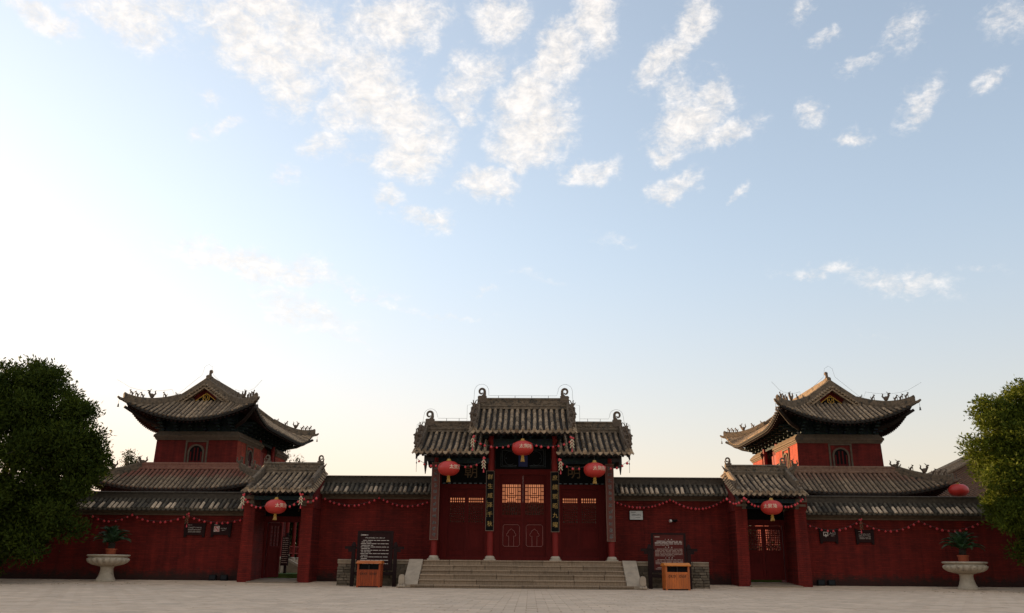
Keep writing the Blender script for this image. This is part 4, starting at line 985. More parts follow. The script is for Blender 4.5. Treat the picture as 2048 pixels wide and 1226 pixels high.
# ------------------------------------------------------------------ side gates
def side_gate(s, label):
    t = thing('side_gate', label, 'gate', (s * 8.5, 31.0, 0.08), group='small gates in the red wall')
    for xo0, xi0, xo1, xi1, outer in ((9.77, 9.30, 9.75, 9.36, True), (7.70, 7.30, 7.74, 7.33, False)):
        # battered pier: width at foot and at head; built course by course
        mb = MB(); z = 0.0; ztop = 2.62; n = 42
        vs = []
        for k in range(n):
            for zz, off in ((z + ztop / n * 0.12, 0.0), (z + ztop / n * 0.96, 0.0), (z + ztop / n, 0.007)):
                f = zz / ztop; a = xo0 + (xo1 - xo0) * f; b = xi0 + (xi1 - xi0) * f; xa, xb = sorted((s * a, s * b))
                vs.append([(xa + off, 30.3 + off, zz), (xb - off, 30.3 + off, zz), (xb - off, 32.3, zz), (xa + off, 32.3, zz)])
            z += ztop / n
        for q in vs: mb.v.extend(q)
        for i in range(len(vs) - 1):
            for c in range(4): mb.f.append((i * 4 + c, i * 4 + (c + 1) % 4, (i + 1) * 4 + (c + 1) % 4, (i + 1) * 4 + c))
        mb.f.append(tuple((len(vs) - 1) * 4 + c for c in range(4)))
        pier = mb.build('pier', 'red_wall', t)
        xa, xb = sorted((s * xo1, s * xi1))
        cb = MB().box(xa + 0.04, xb - 0.04, 30.27, 32.0, 2.62, 2.70).box(xa + 0.02, xb - 0.02, 30.17, 32.0, 2.70, 2.78).box(xa + 0.04, xb - 0.04, 30.20, 32.0, 2.78, 2.84).box(xa, xb, 30.06, 32.0, 2.84, 2.96)
        cb.build('corbel', 'cornice', pier)
        xg0, xg1 = (xa, xb)
        # gable wall up to the underside of the roof
        xw = s * (xo1 - 0.10) if outer else s * (xi1 + 0.10)
        xw0, xw1 = xw - 0.13, xw + 0.13
        MB().prism([(30.3, 2.55), (30.12, 2.93), (30.5, 3.25), (31.4, 3.74), (32.3, 3.25), (32.5, 2.93), (32.3, 2.55)], 'x', xw0, xw1).build('gable_wall', 'red_wall_y', t)
    x0, x1 = sorted((s * 7.27, s * 9.58))
    gable_roof(t, x0, x1, 31.4, 3.87, 1.75, 0.77, 12, 5, rake=(True, True), ridge_h=0.36, finial=0.8, lumps=False)
    roof = [c for c in t.children if c.name.startswith('roof')][0]
    for xs in (x0 + 0.10, x1 - 0.10):
        sg = -1 if xs < (x0 + x1) / 2 else 1
        inst('ridge_beast', BEAST[2], roof, T3((xs + sg * 0.02, 29.95, 3.27)) @ RZ(sg * R(35)) @ Matrix.Diagonal((0.62, 0.62, 0.5, 1)))
        MB().tube([(xs, 31.35, 4.2), (xs + sg * 0.05, 31.35, 4.38)], [0.035, 0.02], 5).tube([(xs + sg * 0.06, 31.1, 3.98), (xs + sg * 0.16, 31.0, 4.06), (xs + sg * 0.26, 30.95, 4.16)], [0.05, 0.04, 0.008], 5).build('ridge_horn', 'beast', roof, smooth=True)
    xi0, xi1 = sorted((s * 7.74, s * 9.34))
    MB().box(xi0, xi1, 30.0, 30.14, 2.80, 2.94).build('eave_beam', 'blue_beam', t)
    MB().box(xi0, xi1, 30.9, 31.05, 2.66, 2.82).build('eave_beam', 'blue_beam', t)
    nb = MB().box(xi0, xi1, 31.55, 31.63, 2.32, 3.2).build('name_board', 'black_board', t)
    if s < 0:
        lt = MB(); add_text(lt, '门', 0.34, -8.02, 31.54, 2.62); lt.build('lettering', 'gold_dull', nb)
    MB().box(xi0, xi1, 31.52, 31.68, 2.12, 2.318).build('lintel', 'red_door', t)
    oi0, oi1 = sorted((s * 7.93, s * 9.25))
    for a, b in ((xi0, oi0), (oi1, xi1)): MB().box(a, b, 31.53, 31.67, 0.1, 2.118).build('door_jamb', 'red_door', t)
    # stone apron rising to the sill
    MB().prism([(29.95, 0.0), (29.95, G(29.95) + 0.03), (30.3, G(30.3) + 0.05), (31.5, 0.185), (31.9, 0.185), (31.9, 0.0)], 'x', *sorted((s * 7.66, s * 9.36))).build('apron_slab', 'coping', t)
    lat = grid(6, 11)
    if s > 0:
        for a, b in ((7.95, 8.575), (8.585, 9.23)):
            leaf(t, a, b, 0.27, 2.10, 31.6, (1.27, 1.98), grid(8, 9), [(0.38, 0.72), (0.80, 1.18)], st=0.075, pane=False, bar=0.03)
    else:
        # open leaf, swung inwards: built in place as a turned door
        ang = R(62); ca, sa = math.cos(ang), math.sin(ang)
        W_, z0, z1 = 0.64, 0.21, 2.1
        fr = MB().box(0, 0.08, -0.03, 0.03, z0, z1).box(W_ - 0.08, W_, -0.03, 0.03, z0, z1)
        for a, b in ((z0, 0.34), (0.74, 0.82), (1.2, 1.29), (2.0, z1)): fr.box(0.08, W_ - 0.08, -0.028, 0.028, a, b)
        for a, b in ((0.34, 0.74), (0.82, 1.2)): fr.box(0.08, W_ - 0.08, -0.012, 0.012, a, b)
        lt = MB(); bars(lt, grid(3, 5), 0.08, 1.29, W_ - 0.16, 0.71, 0.0, 0.022)
        for mb, nm, par in ((fr, 'door_leaf', t), (lt, 'lattice', None)):
            mb.v = [(-9.22 + x * ca - y * sa, 31.66 + x * sa + y * ca, z) for x, y, z in mb.v]
        lf = fr.build('door_leaf', 'red_door', t); lt.build('lattice', 'red_door', lf)
    return t
side_gate(-1, 'left side gate with its door standing open onto grass and red columns')
side_gate(1, 'right side gate with closed lattice doors beside the entrance sign')
# ------------------------------------------------------------------ corner towers
def tower(cx, s, label):
    """s = -1 left, +1 right; the inner side faces the axis. Plan is long in y: 36.0 to 43.4."""
    Y0, Y1 = 36.0, 43.4; yc = (Y0 + Y1) / 2
    t = thing('corner_tower', label, 'tower', (cx, Y0, 0.1), group='brick corner towers')
    # lower storey under the skirt roof
    lo = MB().box(cx - 2.05, cx + 2.05, Y0 - 0.1, Y1 + 0.1, 0.05, 4.46).build('lower_wall', 'tower_red', t)
    MB().box(cx - 2.09, cx + 2.09, Y0 - 0.14, Y1 + 0.14, 2.95, 4.25).build('lower_frieze_shade', 'blue_beam', t)  # painted frieze, carried up the wall as a dark strip for the skirt's shadow
    # porch on the inner side: platform, ramp, columns, rails
    ix = cx - s * 2.05; px = ix - s * 1.35
    a, b = sorted((ix, px)); pf = MB().box(a, b, 38.2, 42.9, 0.05, 0.86).build('porch_platform', 'coping', t)
    for yy in (38.7, 39.7, 40.9, 41.9):
        c = MB().lathe([(0.085, 0), (0.085, 2.7)], (px + s * 0.25, yy, 0.95), 12).build('porch_column', 'red_wood', t, smooth=True)
        MB().lathe([(0.15, 0.85), (0.15, 0.93), (0.1, 0.97)], (px + s * 0.25, yy, 0), 12).build('column_base', 'base_stone', c, smooth=True)
    rl = MB()
    for z in (1.12, 1.42): rl.box(px + s * 0.25 - 0.025, px + s * 0.25 + 0.025, 38.7, 41.9, z, z + 0.045)
    for k in range(12): rl.box(px + s * 0.25 - 0.018, px + s * 0.25 + 0.018, 38.8 + k * 0.27, 38.83 + k * 0.27, 1.14, 1.44)
    rl.build('porch_rail', 'red_wood', t)
    def pxr(u): return px - s * u
    for yy in (39.3, 41.25):
        a, b = yy - 0.14, yy + 0.14
        MB().prism([(pxr(0.0), 0.78), (pxr(0.0), 0.90), (pxr(1.5), 0.17), (pxr(1.5), 0.08)], 'y', a, b).build('ramp_slab', 'ramp', t)
        MB().prism([(pxr(0.004), 0.05), (pxr(0.004), 0.779), (pxr(1.49), 0.085), (pxr(1.49), 0.05)], 'y', a + 0.02, b - 0.02).build('ramp_wall', 'coping', t)
    for k in range(5):
        a, b = sorted((pxr(0.02), pxr(0.3 * (k + 1)))); z = 0.86 - 0.15 * (k + 1)
        MB().box(a, b, 39.45, 41.1, 0.05, z).build('porch_step', 'coping', t)
    # ---- upper storey: two brick blocks with a recessed timber bay between them
    def block(ya, yb):
        hb, ht = 1.765, 1.735
        m_ = MB(); z0, z1 = 4.45, 5.70
        m_.frustum((cx - hb, cx + hb, ya, yb, z0), (cx - ht, cx + ht, ya + 0.02, yb - 0.02, z1))
        bl = m_.build('brick_block', 'tower_red', t)
        for sg in (-1, 1):
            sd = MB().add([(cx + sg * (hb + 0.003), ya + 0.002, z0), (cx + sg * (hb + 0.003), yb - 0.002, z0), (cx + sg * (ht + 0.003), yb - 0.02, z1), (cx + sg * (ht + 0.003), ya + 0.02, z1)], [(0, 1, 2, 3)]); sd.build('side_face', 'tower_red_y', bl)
        co = MB()
        for p, a, b in ((0.035, 5.685, 5.735), (0.07, 5.735, 5.80), (0.115, 5.80, 5.875)): co.box(cx - ht - p, cx + ht + p, ya - p, yb + p, a, b)
        co.frustum((cx - ht - 0.125, cx + ht + 0.125, ya - 0.125, yb + 0.125, 5.875), (cx - ht + 0.04, cx + ht - 0.04, ya + 0.04, yb - 0.04, 6.06))
        co.build('cornice', 'cornice', bl)
        return bl
    b1 = block(Y0, 39.25); b2 = block(41.6, Y1)
    def arch_window(cxw, y, z0, w, h, along, sgn, parent):
        """Arched opening with a stepped brick surround; along 'x' faces -y, along 'y' faces sgn*x."""
        P = (lambda u, d, z: (cxw + u, y - d, z)) if along == 'x' else (lambda u, d, z: (cxw + sgn * d, y + u, z))
        arc = [(-w / 2, z0), (-w / 2, z0 + h - w / 2)] + [(w / 2 * math.cos(a), z0 + h - w / 2 + w / 2 * math.sin(a)) for a in np.linspace(PI, 0, 11)[1:-1]] + [(w / 2, z0 + h - w / 2), (w / 2, z0)]
        sr = MB(); k = 0.065
        outer = [(u * (1 + 2 * k / w), z0 + (z - z0) * (1 + k / h)) for u, z in arc]
        n = len(arc); V = [P(u, 0.05, z) for u, z in arc] + [P(u, 0.05, z) for u, z in outer] + [P(u, -0.02, z) for u, z in arc] + [P(u, -0.02, z) for u, z in outer]
        F = [(i, i + 1, n + i + 1, n + i) for i in range(n - 1)] + [(n + i, n + i + 1, 3 * n + i + 1, 3 * n + i) for i in range(n - 1)] + [(2 * n + i, 2 * n + i + 1, i + 1, i) for i in range(n - 1)]
        sr.add(V, F)
        # square outer frame
        fw, fh = w / 2 + 0.20, z0 + h + 0.16
        for (u0, u1, za, zb) in ((-fw, -fw + 0.07, z0, fh), (fw - 0.07, fw, z0, fh), (-fw, fw, fh, fh + 0.07)):
            sr.add([P(u0, 0.03, za), P(u1, 0.03, za), P(u1, 0.03, zb), P(u0, 0.03, zb), P(u0, -0.02, za), P(u1, -0.02, za), P(u1, -0.02, zb), P(u0, -0.02, zb)], [(0, 1, 2, 3), (0, 4, 5, 1), (1, 5, 6, 2), (2, 6, 7, 3), (3, 7, 4, 0)])
        win = sr.build('window_surround', 'cornice', parent)
        MB().add([P(u, 0.006, z) for u, z in arc], [tuple(range(n))]).build('window_opening', 'black', win)
        sl = MB()
        for u in (-w * 0.13, w * 0.13, -w * 0.40, w * 0.40):
            sl.add([P(u - 0.03, 0.03, z0), P(u + 0.03, 0.03, z0), P(u + 0.03, 0.03, z0 + h * (0.9 if abs(u) < w * .2 else .7)), P(u - 0.03, 0.03, z0 + h * (0.9 if abs(u) < w * .2 else .7))], [(0, 1, 2, 3)])
        for z in (z0 + 0.04, z0 + 0.14): sl.add([P(-w / 2, 0.034, z), P(w / 2, 0.034, z), P(w / 2, 0.034, z + 0.045), P(-w / 2, 0.034, z + 0.045)], [(0, 1, 2, 3)])
        sl.build('window_slats', 'red_door', win)
    arch_window(cx + 0.02, Y0 - 0.004, 4.62, 0.56, 0.82, 'x', 1, b1)
    for sg in (-1, 1): arch_window(cx + sg * 1.765, 37.62, 4.60, 0.56, 0.82, 'y', sg, b1)
    rec = MB().box(cx - 1.35, cx + 1.35, 39.2, 41.65, 4.45, 6.1).build('recessed_bay', 'red_door', t)
    for sg in (-1, 1):
        for k in range(4):
            ya = 39.42 + 0.5 * k
            MB().box(*sorted((cx + sg * 1.345, cx + sg * 1.39)), ya, ya + 0.42, 4.6, 5.75).build('bay_panel', 'red_wood', rec)
        for yy in (39.36, 41.48):
            MB().lathe([(0.10, 0), (0.10, 1.7)], (cx + sg * 1.62, yy, 4.45), 12).build('bay_column', 'red_wood', t, smooth=True)
    # dark bracket zone below the eaves
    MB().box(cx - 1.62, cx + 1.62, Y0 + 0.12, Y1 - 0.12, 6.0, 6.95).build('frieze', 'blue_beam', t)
    bz = MB()
    def bracket(x, y, dx, dy, z0):
        for k, (r, w) in enumerate(((0.16, 0.11), (0.34, 0.16), (0.52, 0.2), (0.70, 0.16))):
            bz.cbox(x + dx * r * 0.5, y + dy * r * 0.5, z0 + 0.11 * k, w if dy else r + 0.08, w if dx else r + 0.08, 0.075)
    for k in range(6): bracket(cx - 1.5 + 0.6 * k, Y0 + 0.12, 0, -1, 6.14); bracket(cx - 1.5 + 0.6 * k, Y1 - 0.12, 0, 1, 6.14)
    for k in range(12):
        for sg in (-1, 1): bracket(cx + sg * 1.62, Y0 + 0.35 + 0.61 * k, sg, 0, 6.14)
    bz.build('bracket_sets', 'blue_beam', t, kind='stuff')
    for sx in (-1, 1):
        for sy, yb in ((-1, Y0), (1, Y1)):
            MB().tube([(cx + sx * 1.5, yb + sy * -0.1, 6.25), (cx + sx * 2.1, yb + sy * 0.5, 6.45), (cx + sx * 2.75, yb + sy * 1.2, 6.9)], [0.09, 0.085, 0.06], 6).build('corner_beam', 'dark_wood', t)
    lim = dict(Y0=Y0, Y1=Y1)
    def hipped(hw, ya, yb, Ze, g, lift, e_front, gable, tmat, name, row_names=True):
        """Eaves rectangle cx+-hw, ya..yb; g(e) = rise at distance e inside the eave; corners sweep up by lift."""
        ymid = (ya + yb) / 2; hl = (yb - ya) / 2
        def corner(sd, e): return lift * max(0.0, 1 - sd / 3.0) ** 2.3 * max(0.0, 1 - e / (e_front + 0.55)) ** 1.15
        def zfr(x, e): return Ze + g(e) + corner(hw - abs(x - cx), e)
        def zsd(y, e): return Ze + g(e) + corner(hl - abs(y - ymid), e)
        E1 = e_front; rp = 0.188
        deck = MB()
        # boarding, as strips with thickness
        def strip(P, e1, n):
            top = [P(e1 * i / n) for i in range(n + 1)]; return top
        def sheet(cols, th=0.09):
            n = len(cols[0])
            base = len(deck.v)
            for c in cols:
                deck.v.extend(c); deck.v.extend([(x, y, z - th) for x, y, z in c])
            for i in range(len(cols) - 1):
                o0, o1 = base + i * 2 * n, base + (i + 1) * 2 * n
                for k in range(n - 1):
                    deck.f.append((o0 + k, o1 + k, o1 + k + 1, o0 + k + 1)); deck.f.append((o0 + n + k + 1, o1 + n + k + 1, o1 + n + k, o0 + n + k))
                deck.f.append((o0, o0 + n, o1 + n, o1)); 
        xs = np.linspace(-hw, hw, 33)
        for sgn, ye in ((1, ya), (-1, yb)):
            cols = []
            for x in xs:
                e1 = min(E1, hw - abs(x)); cols.append([(cx + x, ye + sgn * e1 * i / 6, zfr(cx + x, e1 * i / 6)) for i in range(7)])
            sheet(cols)
        ysd = np.linspace(ya, yb, 61)
        for sx in (-1, 1):
            cols = []
            for y in ysd:
                sd = hl - abs(y - ymid); e1 = min(sd, E1) if (not gable or sd < E1 + 0.0) else hw
                if not gable: e1 = min(sd, E1)
                cols.append([(cx + sx * (hw - e1 * i / 8), y, zsd(y, e1 * i / 8)) for i in range(9)])
            sheet(cols)
        roof = deck.build('roof', 'pan', t)
        seg = 0.30
        def row(pts_fn, e1, par):
            n = max(1, int(round(e1 / seg))); pts = [pts_fn(e1 * i / n) for i in range(n + 1)]
            mb = MB().rowsweep(pts, 0.068, 4)
            # round end cap
            p = Vector(pts[0]); return mb
        nr = int(2 * hw / rp); caps = MB(); rest = MB()
        for i in range(nr):
            x = cx - hw + 2 * hw * (i + 0.5) / nr; e1 = min(E1, hw - abs(x - cx))
            if e1 < 0.08: continue
            row(lambda e: (x, ya + e - 0.03, zfr(x, e) + 0.012), e1, roof).build('tile_row', tmat, roof, smooth=True)
            n = max(1, int(round(e1 / seg))); rest.rowsweep([(x, yb - e1 * k / n, zfr(x, e1 * k / n) + 0.012) for k in range(n + 1)], 0.066, 4)
        ns = int((yb - ya) / rp)
        for i in range(ns):
            y = ya + (yb - ya) * (i + 0.5) / ns; sd = hl - abs(y - ymid)
            e1 = min(sd, E1) if (not gable or sd < E1) else hw - 0.05
            if e1 < 0.08: continue
            inner = -s
            row(lambda e: (cx + inner * (hw - e + 0.03), y, zsd(y, e) + 0.012), e1, roof).build('tile_row', tmat, roof, smooth=True)
            n = max(1, int(round(e1 / seg))); rest.rowsweep([(cx - inner * (hw - e1 * k / n), y, zsd(y, e1 * k / n) + 0.012) for k in range(n + 1)], 0.066, 4)
        rest.build('far_tile_rows', tmat, roof, smooth=True, kind='stuff')
        # pan tiles between the rows on the seen slopes (stepped), drip tiles, rafter ends
        pan = MB()
        for i in range(nr + 1):
            x = cx - hw + 2 * hw * i / nr; e1 = min(E1, hw - abs(x - cx))
            if e1 < 0.1: continue
            n = max(1, int(e1 / 0.13))
            for k in range(n):
                ea, eb = e1 * k / n - 0.012, e1 * (k + 1) / n; za, zb = zfr(x, max(ea, 0)) + 0.035, zfr(x, eb) + 0.012
                pan.add([(x - 0.055, ya + ea, za), (x + 0.055, ya + ea, za), (x + 0.055, ya + eb, zb), (x - 0.055, ya + eb, zb), (x - 0.055, ya + ea, za - 0.03), (x + 0.055, ya + ea, za - 0.03)], [(0, 1, 2, 3), (4, 5, 1, 0)])
            z = zfr(x, 0); pan.add([(x - 0.08, ya - 0.05, z + 0.03), (x + 0.08, ya - 0.05, z + 0.03), (x + 0.05, ya - 0.065, z - 0.035), (x, ya - 0.07, z - 0.065), (x - 0.05, ya - 0.065, z - 0.035)], [(0, 1, 2, 3, 4)])
        for i in range(ns + 1):
            y = ya + (yb - ya) * i / ns; xx = cx - s * (hw + 0.05); z = zsd(y, 0)
            pan.add([(xx, y - 0.08, z + 0.03), (xx, y + 0.08, z + 0.03), (xx - s * 0.015, y + 0.05, z - 0.035), (xx - s * 0.02, y, z - 0.065), (xx - s * 0.015, y - 0.05, z - 0.035)], [(0, 1, 2, 3, 4)])
        pan.build('pan_tiles', 'pan', roof, kind='stuff')
        raf = MB()
        for i in range(int(2 * hw / 0.17)):
            x = cx - hw + 0.1 + 0.17 * i; z = zfr(x, 0.03) - 0.16; z2 = zfr(x, 1.1) - 0.17
            for ye, sg in ((ya, 1), (yb, -1)):
                e2 = min(1.1, max(0.15, hw - abs(x - cx)))
                raf.tube([(x, ye + sg * 0.04, z), (x, ye + sg * e2, zfr(x, e2) - 0.16)], 0.032, 5)
        for i in range(int((yb - ya) / 0.17)):
            y = ya + 0.1 + 0.17 * i
            for sx in (-1, 1):
                e2 = min(1.1, max(0.15, hl - abs(y - ymid)))
                raf.tube([(cx + sx * (hw - 0.04), y, zsd(y, 0.03) - 0.16), (cx + sx * (hw - e2), y, zsd(y, e2) - 0.16)], 0.032, 5)
        raf.build('rafters', 'rafter', roof, kind='stuff')
        # hip ridges
        for sx in (-1, 1):
            for sy, ye in ((1, ya), (-1, yb)):
                pts = []
                for e in np.linspace(0.0, E1, 9):
                    x = cx + sx * (hw - e); y = ye + sy * e; pts.append(Vector((x, y, zfr(x, e))))
                tip = pts[0] + Vector((sx * 0.10, -sy * 0.10, 0.06))
                allp = [tip] + pts
                hr = MB()
                side = Vector((sx * -1, sy, 0)).normalized(); lat = Vector((side.y, -side.x, 0)) * 0.075
                V = []
                for k, p in enumerate(allp):
                    h = 0.27 if k > 0 else 0.29
                    if k < 3: h = 0.25
                    V += [p - lat - Vector((0, 0, .06)), p + lat - Vector((0, 0, .06)), p + lat + Vector((0, 0, h)), p - lat + Vector((0, 0, h))]
                F = [(0, 1, 2, 3)]
                for k in range(len(allp) - 1): F += [(4 * k + c, 4 * k + (c + 1) % 4, 4 * k + 4 + (c + 1) % 4, 4 * k + 4 + c) for c in range(4)]
                F.append(tuple(4 * (len(allp) - 1) + c for c in (3, 2, 1, 0)))
                hr.add(V, F); hr.tube([p + Vector((0, 0, 0.27)) for p in allp], 0.06, 6); hr.tube([p + Vector((0, 0, 0.08)) for p in allp], 0.09, 5)
                hr.tube([tip + Vector((-sx * .05, sy * .05, -0.02)), tip + Vector((sx * 0.10, -sy * 0.10, 0.03)), tip + Vector((sx * 0.17, -sy * 0.17, 0.10))], [0.07, 0.06, 0.04], 6)
                hip = hr.build('hip_ridge', 'ridge', roof)
                ang = math.atan2(-sy, sx) + PI / 2
                L = len(pts)
                def at(f):
                    q = f * (L - 1); i = min(int(q), L - 2); return pts[i].lerp(pts[i + 1], q - i) + Vector((0, 0, 0.32))
                for f, kd, sc in ((0.06, 1, 0.95), (0.16, 1, 0.95), (0.26, 1, 0.95), (0.44, 2, 0.78), (0.68, 1, 0.95), (0.90, 1, 0.55)):
                    inst('ridge_beast', BEAST[kd], roof, T3(at(f)) @ RZ(ang) @ Matrix.Diagonal((sc, sc, sc, 1)))
                bp = tip + Vector((sx * 0.12, -sy * 0.12, -0.05))
                MB().tube([bp, bp - Vector((0, 0, 0.17))], 0.007, 4).lathe([(0.015, 0.0), (0.028, -0.03), (0.034, -0.10), (0.05, -0.13)], tuple(bp - Vector((0, 0, 0.15))), 8).build('wind_bell', 'wire', roof)
        return roof, zfr, zsd
    # skirt roof
    sk, zfr, zsd = hipped(3.52, 34.2, 45.2, 3.48, lambda e: 0.60 * e + 0.02 * e * e, 0.42, 1.45, False, 'washed' if s < 0 else 'washed_pale', 'skirt')
    zr = zfr(cx, 1.45)
    rg = MB()
    for a, b, c, d in ((cx - 2.10, cx + 2.10, 35.58, 35.76), (cx - 2.10, cx + 2.10, 43.64, 43.82), (cx - 2.10, cx - 1.92, 35.76, 43.64), (cx + 1.92, cx + 2.10, 35.76, 43.64)):
        rg.box(a, b, c, d, zr - 0.06, zr + 0.24)
    rg.tube([(cx - 2.12, 35.62, zr + 0.25), (cx + 2.12, 35.62, zr + 0.25)], 0.06, 6).tube([(cx - 2.12, 35.56, zr + 0.05), (cx + 2.12, 35.56, zr + 0.05)], 0.06, 6)
    for sg in (-1, 1): rg.tube([(cx + sg * 2.06, 35.6, zr + 0.25), (cx + sg * 2.06, 43.8, zr + 0.25)], 0.06, 6)
    rg.build('skirt_ridge', 'washed' if s < 0 else 'washed_pale', t)
    for sx in (-1, 1):
        inst('ridge_beast', BEAST[2], sk, T3((cx + sx * 2.05, 35.62, zr + 0.2)) @ RZ(sx * R(60)) @ Matrix.Diagonal((0.85, 0.85, 0.8, 1)))
    # main roof, hip-and-gable
    hw = 2.69; ya, yb = 34.8, 44.6; EF = 1.60
    rf, zfr, zsd = hipped(hw, ya, yb, 6.40, lambda e: 0.585 * e + 0.028 * e * e, 0.72, EF, True, 'tile', 'main')
    zap = zsd((ya + yb) / 2, hw); zb_ = zfr(cx, EF); hx = hw - EF
    for sgn, yg in ((-1, ya + EF + 0.10), (1, yb - EF - 0.10)):
        tri = [(cx - hx - 0.05, zb_ - 0.1), (cx + hx + 0.05, zb_ - 0.1)] + [(cx + hx * q, 6.40 + 0.585 * (hw - hx * abs(q)) + 0.028 * (hw - hx * abs(q)) ** 2 - 0.05) for q in np.linspace(1, -1, 13)]
        gw = MB().prism(tri, 'y', *sorted((yg, yg - sgn * 0.15))).build('gable_wall', 'tower_red', t)
        if sgn < 0:
            od = MB()
            od.tube([(cx - 0.46, yg - 0.03, 7.45), (cx, yg - 0.03, 7.80), (cx + 0.46, yg - 0.03, 7.45)], 0.022, 5)
            od.tube([(cx - 0.13, yg - 0.03, 7.72), (cx + 0.13, yg - 0.03, 7.72), (cx + 0.13, yg - 0.03, 7.52), (cx, yg - 0.03, 7.40), (cx - 0.13, yg - 0.03, 7.52), (cx - 0.13, yg - 0.03, 7.72)], 0.02, 5)
            od.tube([(cx - 0.06, yg - 0.03, 7.66), (cx - 0.06, yg - 0.03, 7.56)], 0.02, 5).tube([(cx + 0.06, yg - 0.03, 7.66), (cx + 0.06, yg - 0.03, 7.56)], 0.02, 5).tube([(cx, yg - 0.03, 7.56), (cx, yg - 0.03, 7.46)], 0.02, 5)
            od.build('gable_ornament', 'gable_gold', gw)
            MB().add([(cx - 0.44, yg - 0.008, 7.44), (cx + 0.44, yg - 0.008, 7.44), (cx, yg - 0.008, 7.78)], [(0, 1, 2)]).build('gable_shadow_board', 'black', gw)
        # verge: two sloping ridges over the gable, with a row of verge tiles hanging outside
        yv = yg + sgn * 0.42; vt = MB(); rk = MB()
        for sx in (-1, 1):
            pts = []
            for q in np.linspace(0, 1.08, 9):
                e = hw - hx * q; pts.append(Vector((cx + sx * hx * q, yg + sgn * 0.16, 6.40 + 0.585 * e + 0.028 * e * e)))
            lat = Vector((0, 0.09, 0)); V = []
            for p in pts: V += [p - lat, p + lat, p + lat + Vector((0, 0, 0.22)), p - lat + Vector((0, 0, 0.22))]
            F = [(0, 1, 2, 3)]
            for k in range(8): F += [(4 * k + c, 4 * k + (c + 1) % 4, 4 * k + 4 + (c + 1) % 4, 4 * k + 4 + c) for c in range(4)]
            F.append((32, 33, 34, 35)); rk.add(V, F); rk.tube([p + Vector((0, 0, 0.23)) for p in pts], 0.07, 6)
            for k in range(10):
                q = (k + 0.6) / 10; e = hw - hx * q * 1.02; p = Vector((cx + sx * hx * q * 1.02, 0, 6.40 + 0.585 * e + 0.028 * e * e))
                vt.rowsweep([(p.x, yg + sgn * 0.40, p.z - 0.09), (p.x, yg + sgn * 0.10, p.z + 0.05)], 0.072, 4)
            # boarding carrying the verge out over the gable
            bd = [Vector((p.x, 0, p.z)) for p in pts]
            V = []
            for p in bd: V += [(p.x, yg + sgn * 0.36, p.z - 0.13), (p.x, yg - sgn * 0.1, p.z - 0.02), (p.x, yg - sgn * 0.1, p.z - 0.10), (p.x, yg + sgn * 0.36, p.z - 0.21)]
            F = [(0, 1, 2, 3)]
            for k in range(8): F += [(4 * k + c, 4 * k + (c + 1) % 4, 4 * k + 4 + (c + 1) % 4, 4 * k + 4 + c) for c in range(4)]
            vt.add(V, F)
        rk.build('verge_ridge', 'ridge', rf, smooth=True); vt.build('verge_tiles', 'tile', rf, smooth=True, kind='stuff')
        foot = MB()
        for sx in (-1, 1):
            a, b = sorted((cx + sx * 0.50, cx + sx * (hx - 0.02))); foot.box(a, b, *sorted((yg + sgn * 0.02, yg + sgn * 0.16)), zb_ - 0.06, zb_ + 0.12)
            foot.tube([(a, yg + sgn * 0.16, zb_ + 0.12), (b, yg + sgn * 0.16, zb_ + 0.12)], 0.04, 5)
        foot.build('gable_foot_ridge', 'ridge', rf)
        fin = MB().cbox(cx, yg - sgn * 0.2, zap + 0.24, 0.19, 0.2, 0.34)
        fin.tube([(cx, yg - sgn * 0.20, zap + 0.36), (cx, yg - sgn * 0.14, zap + 0.50), (cx, yg - sgn * 0.20, zap + 0.62)], [0.08, 0.06, 0.075], 8).ball((cx, yg - sgn * 0.22, zap + 0.64), (0.085, 0.11, 0.085), 8, 6)
        fin.build('ridge_finial', 'beast', rf, smooth=True)
    mr = MB().box(cx - 0.09, cx + 0.09, ya + EF + 0.12, yb - EF - 0.12, zap - 0.05, zap + 0.34).tube([(cx, ya + EF, zap + 0.34), (cx, yb - EF, zap + 0.34)], 0.10, 6)
    mr.build('ridge', 'ridge', rf)
    # lightning wire held just above the ridges
    w = MB(); y_ = ya + EF - 0.05
    w.tube([(cx - hx - 0.25, y_, 7.62), (cx - 0.24, y_, zap + 0.42), (cx - 0.17, y_, zap + 0.78), (cx, y_, zap + 0.9), (cx + 0.17, y_, zap + 0.78), (cx + 0.24, y_, zap + 0.42), (cx + hx + 0.25, y_, 7.62)], 0.0045, 4)
    for sx in (-1, 1):
        pts = [Vector((cx + sx * (hx + 0.25), y_, 7.62))]
        for e in np.linspace(1.3, 0.05, 6):
            x = cx + sx * (hw - e); pts.append(Vector((x, ya + e, zfr(x, e) + 0.62)))
        pts.append(Vector((cx + sx * (hw + 0.35), ya - 0.35, zfr(cx + hw, 0) + 0.85)))
        w.tube(pts, 0.0045, 4)
    w.build('lightning_wire', 'wire', rf)
    return t
tower(-13.93, -1, 'left corner tower standing in shade with upswept grey roofs')
tower(13.18, 1, 'right corner tower with its left brick side lit orange by the low sun')
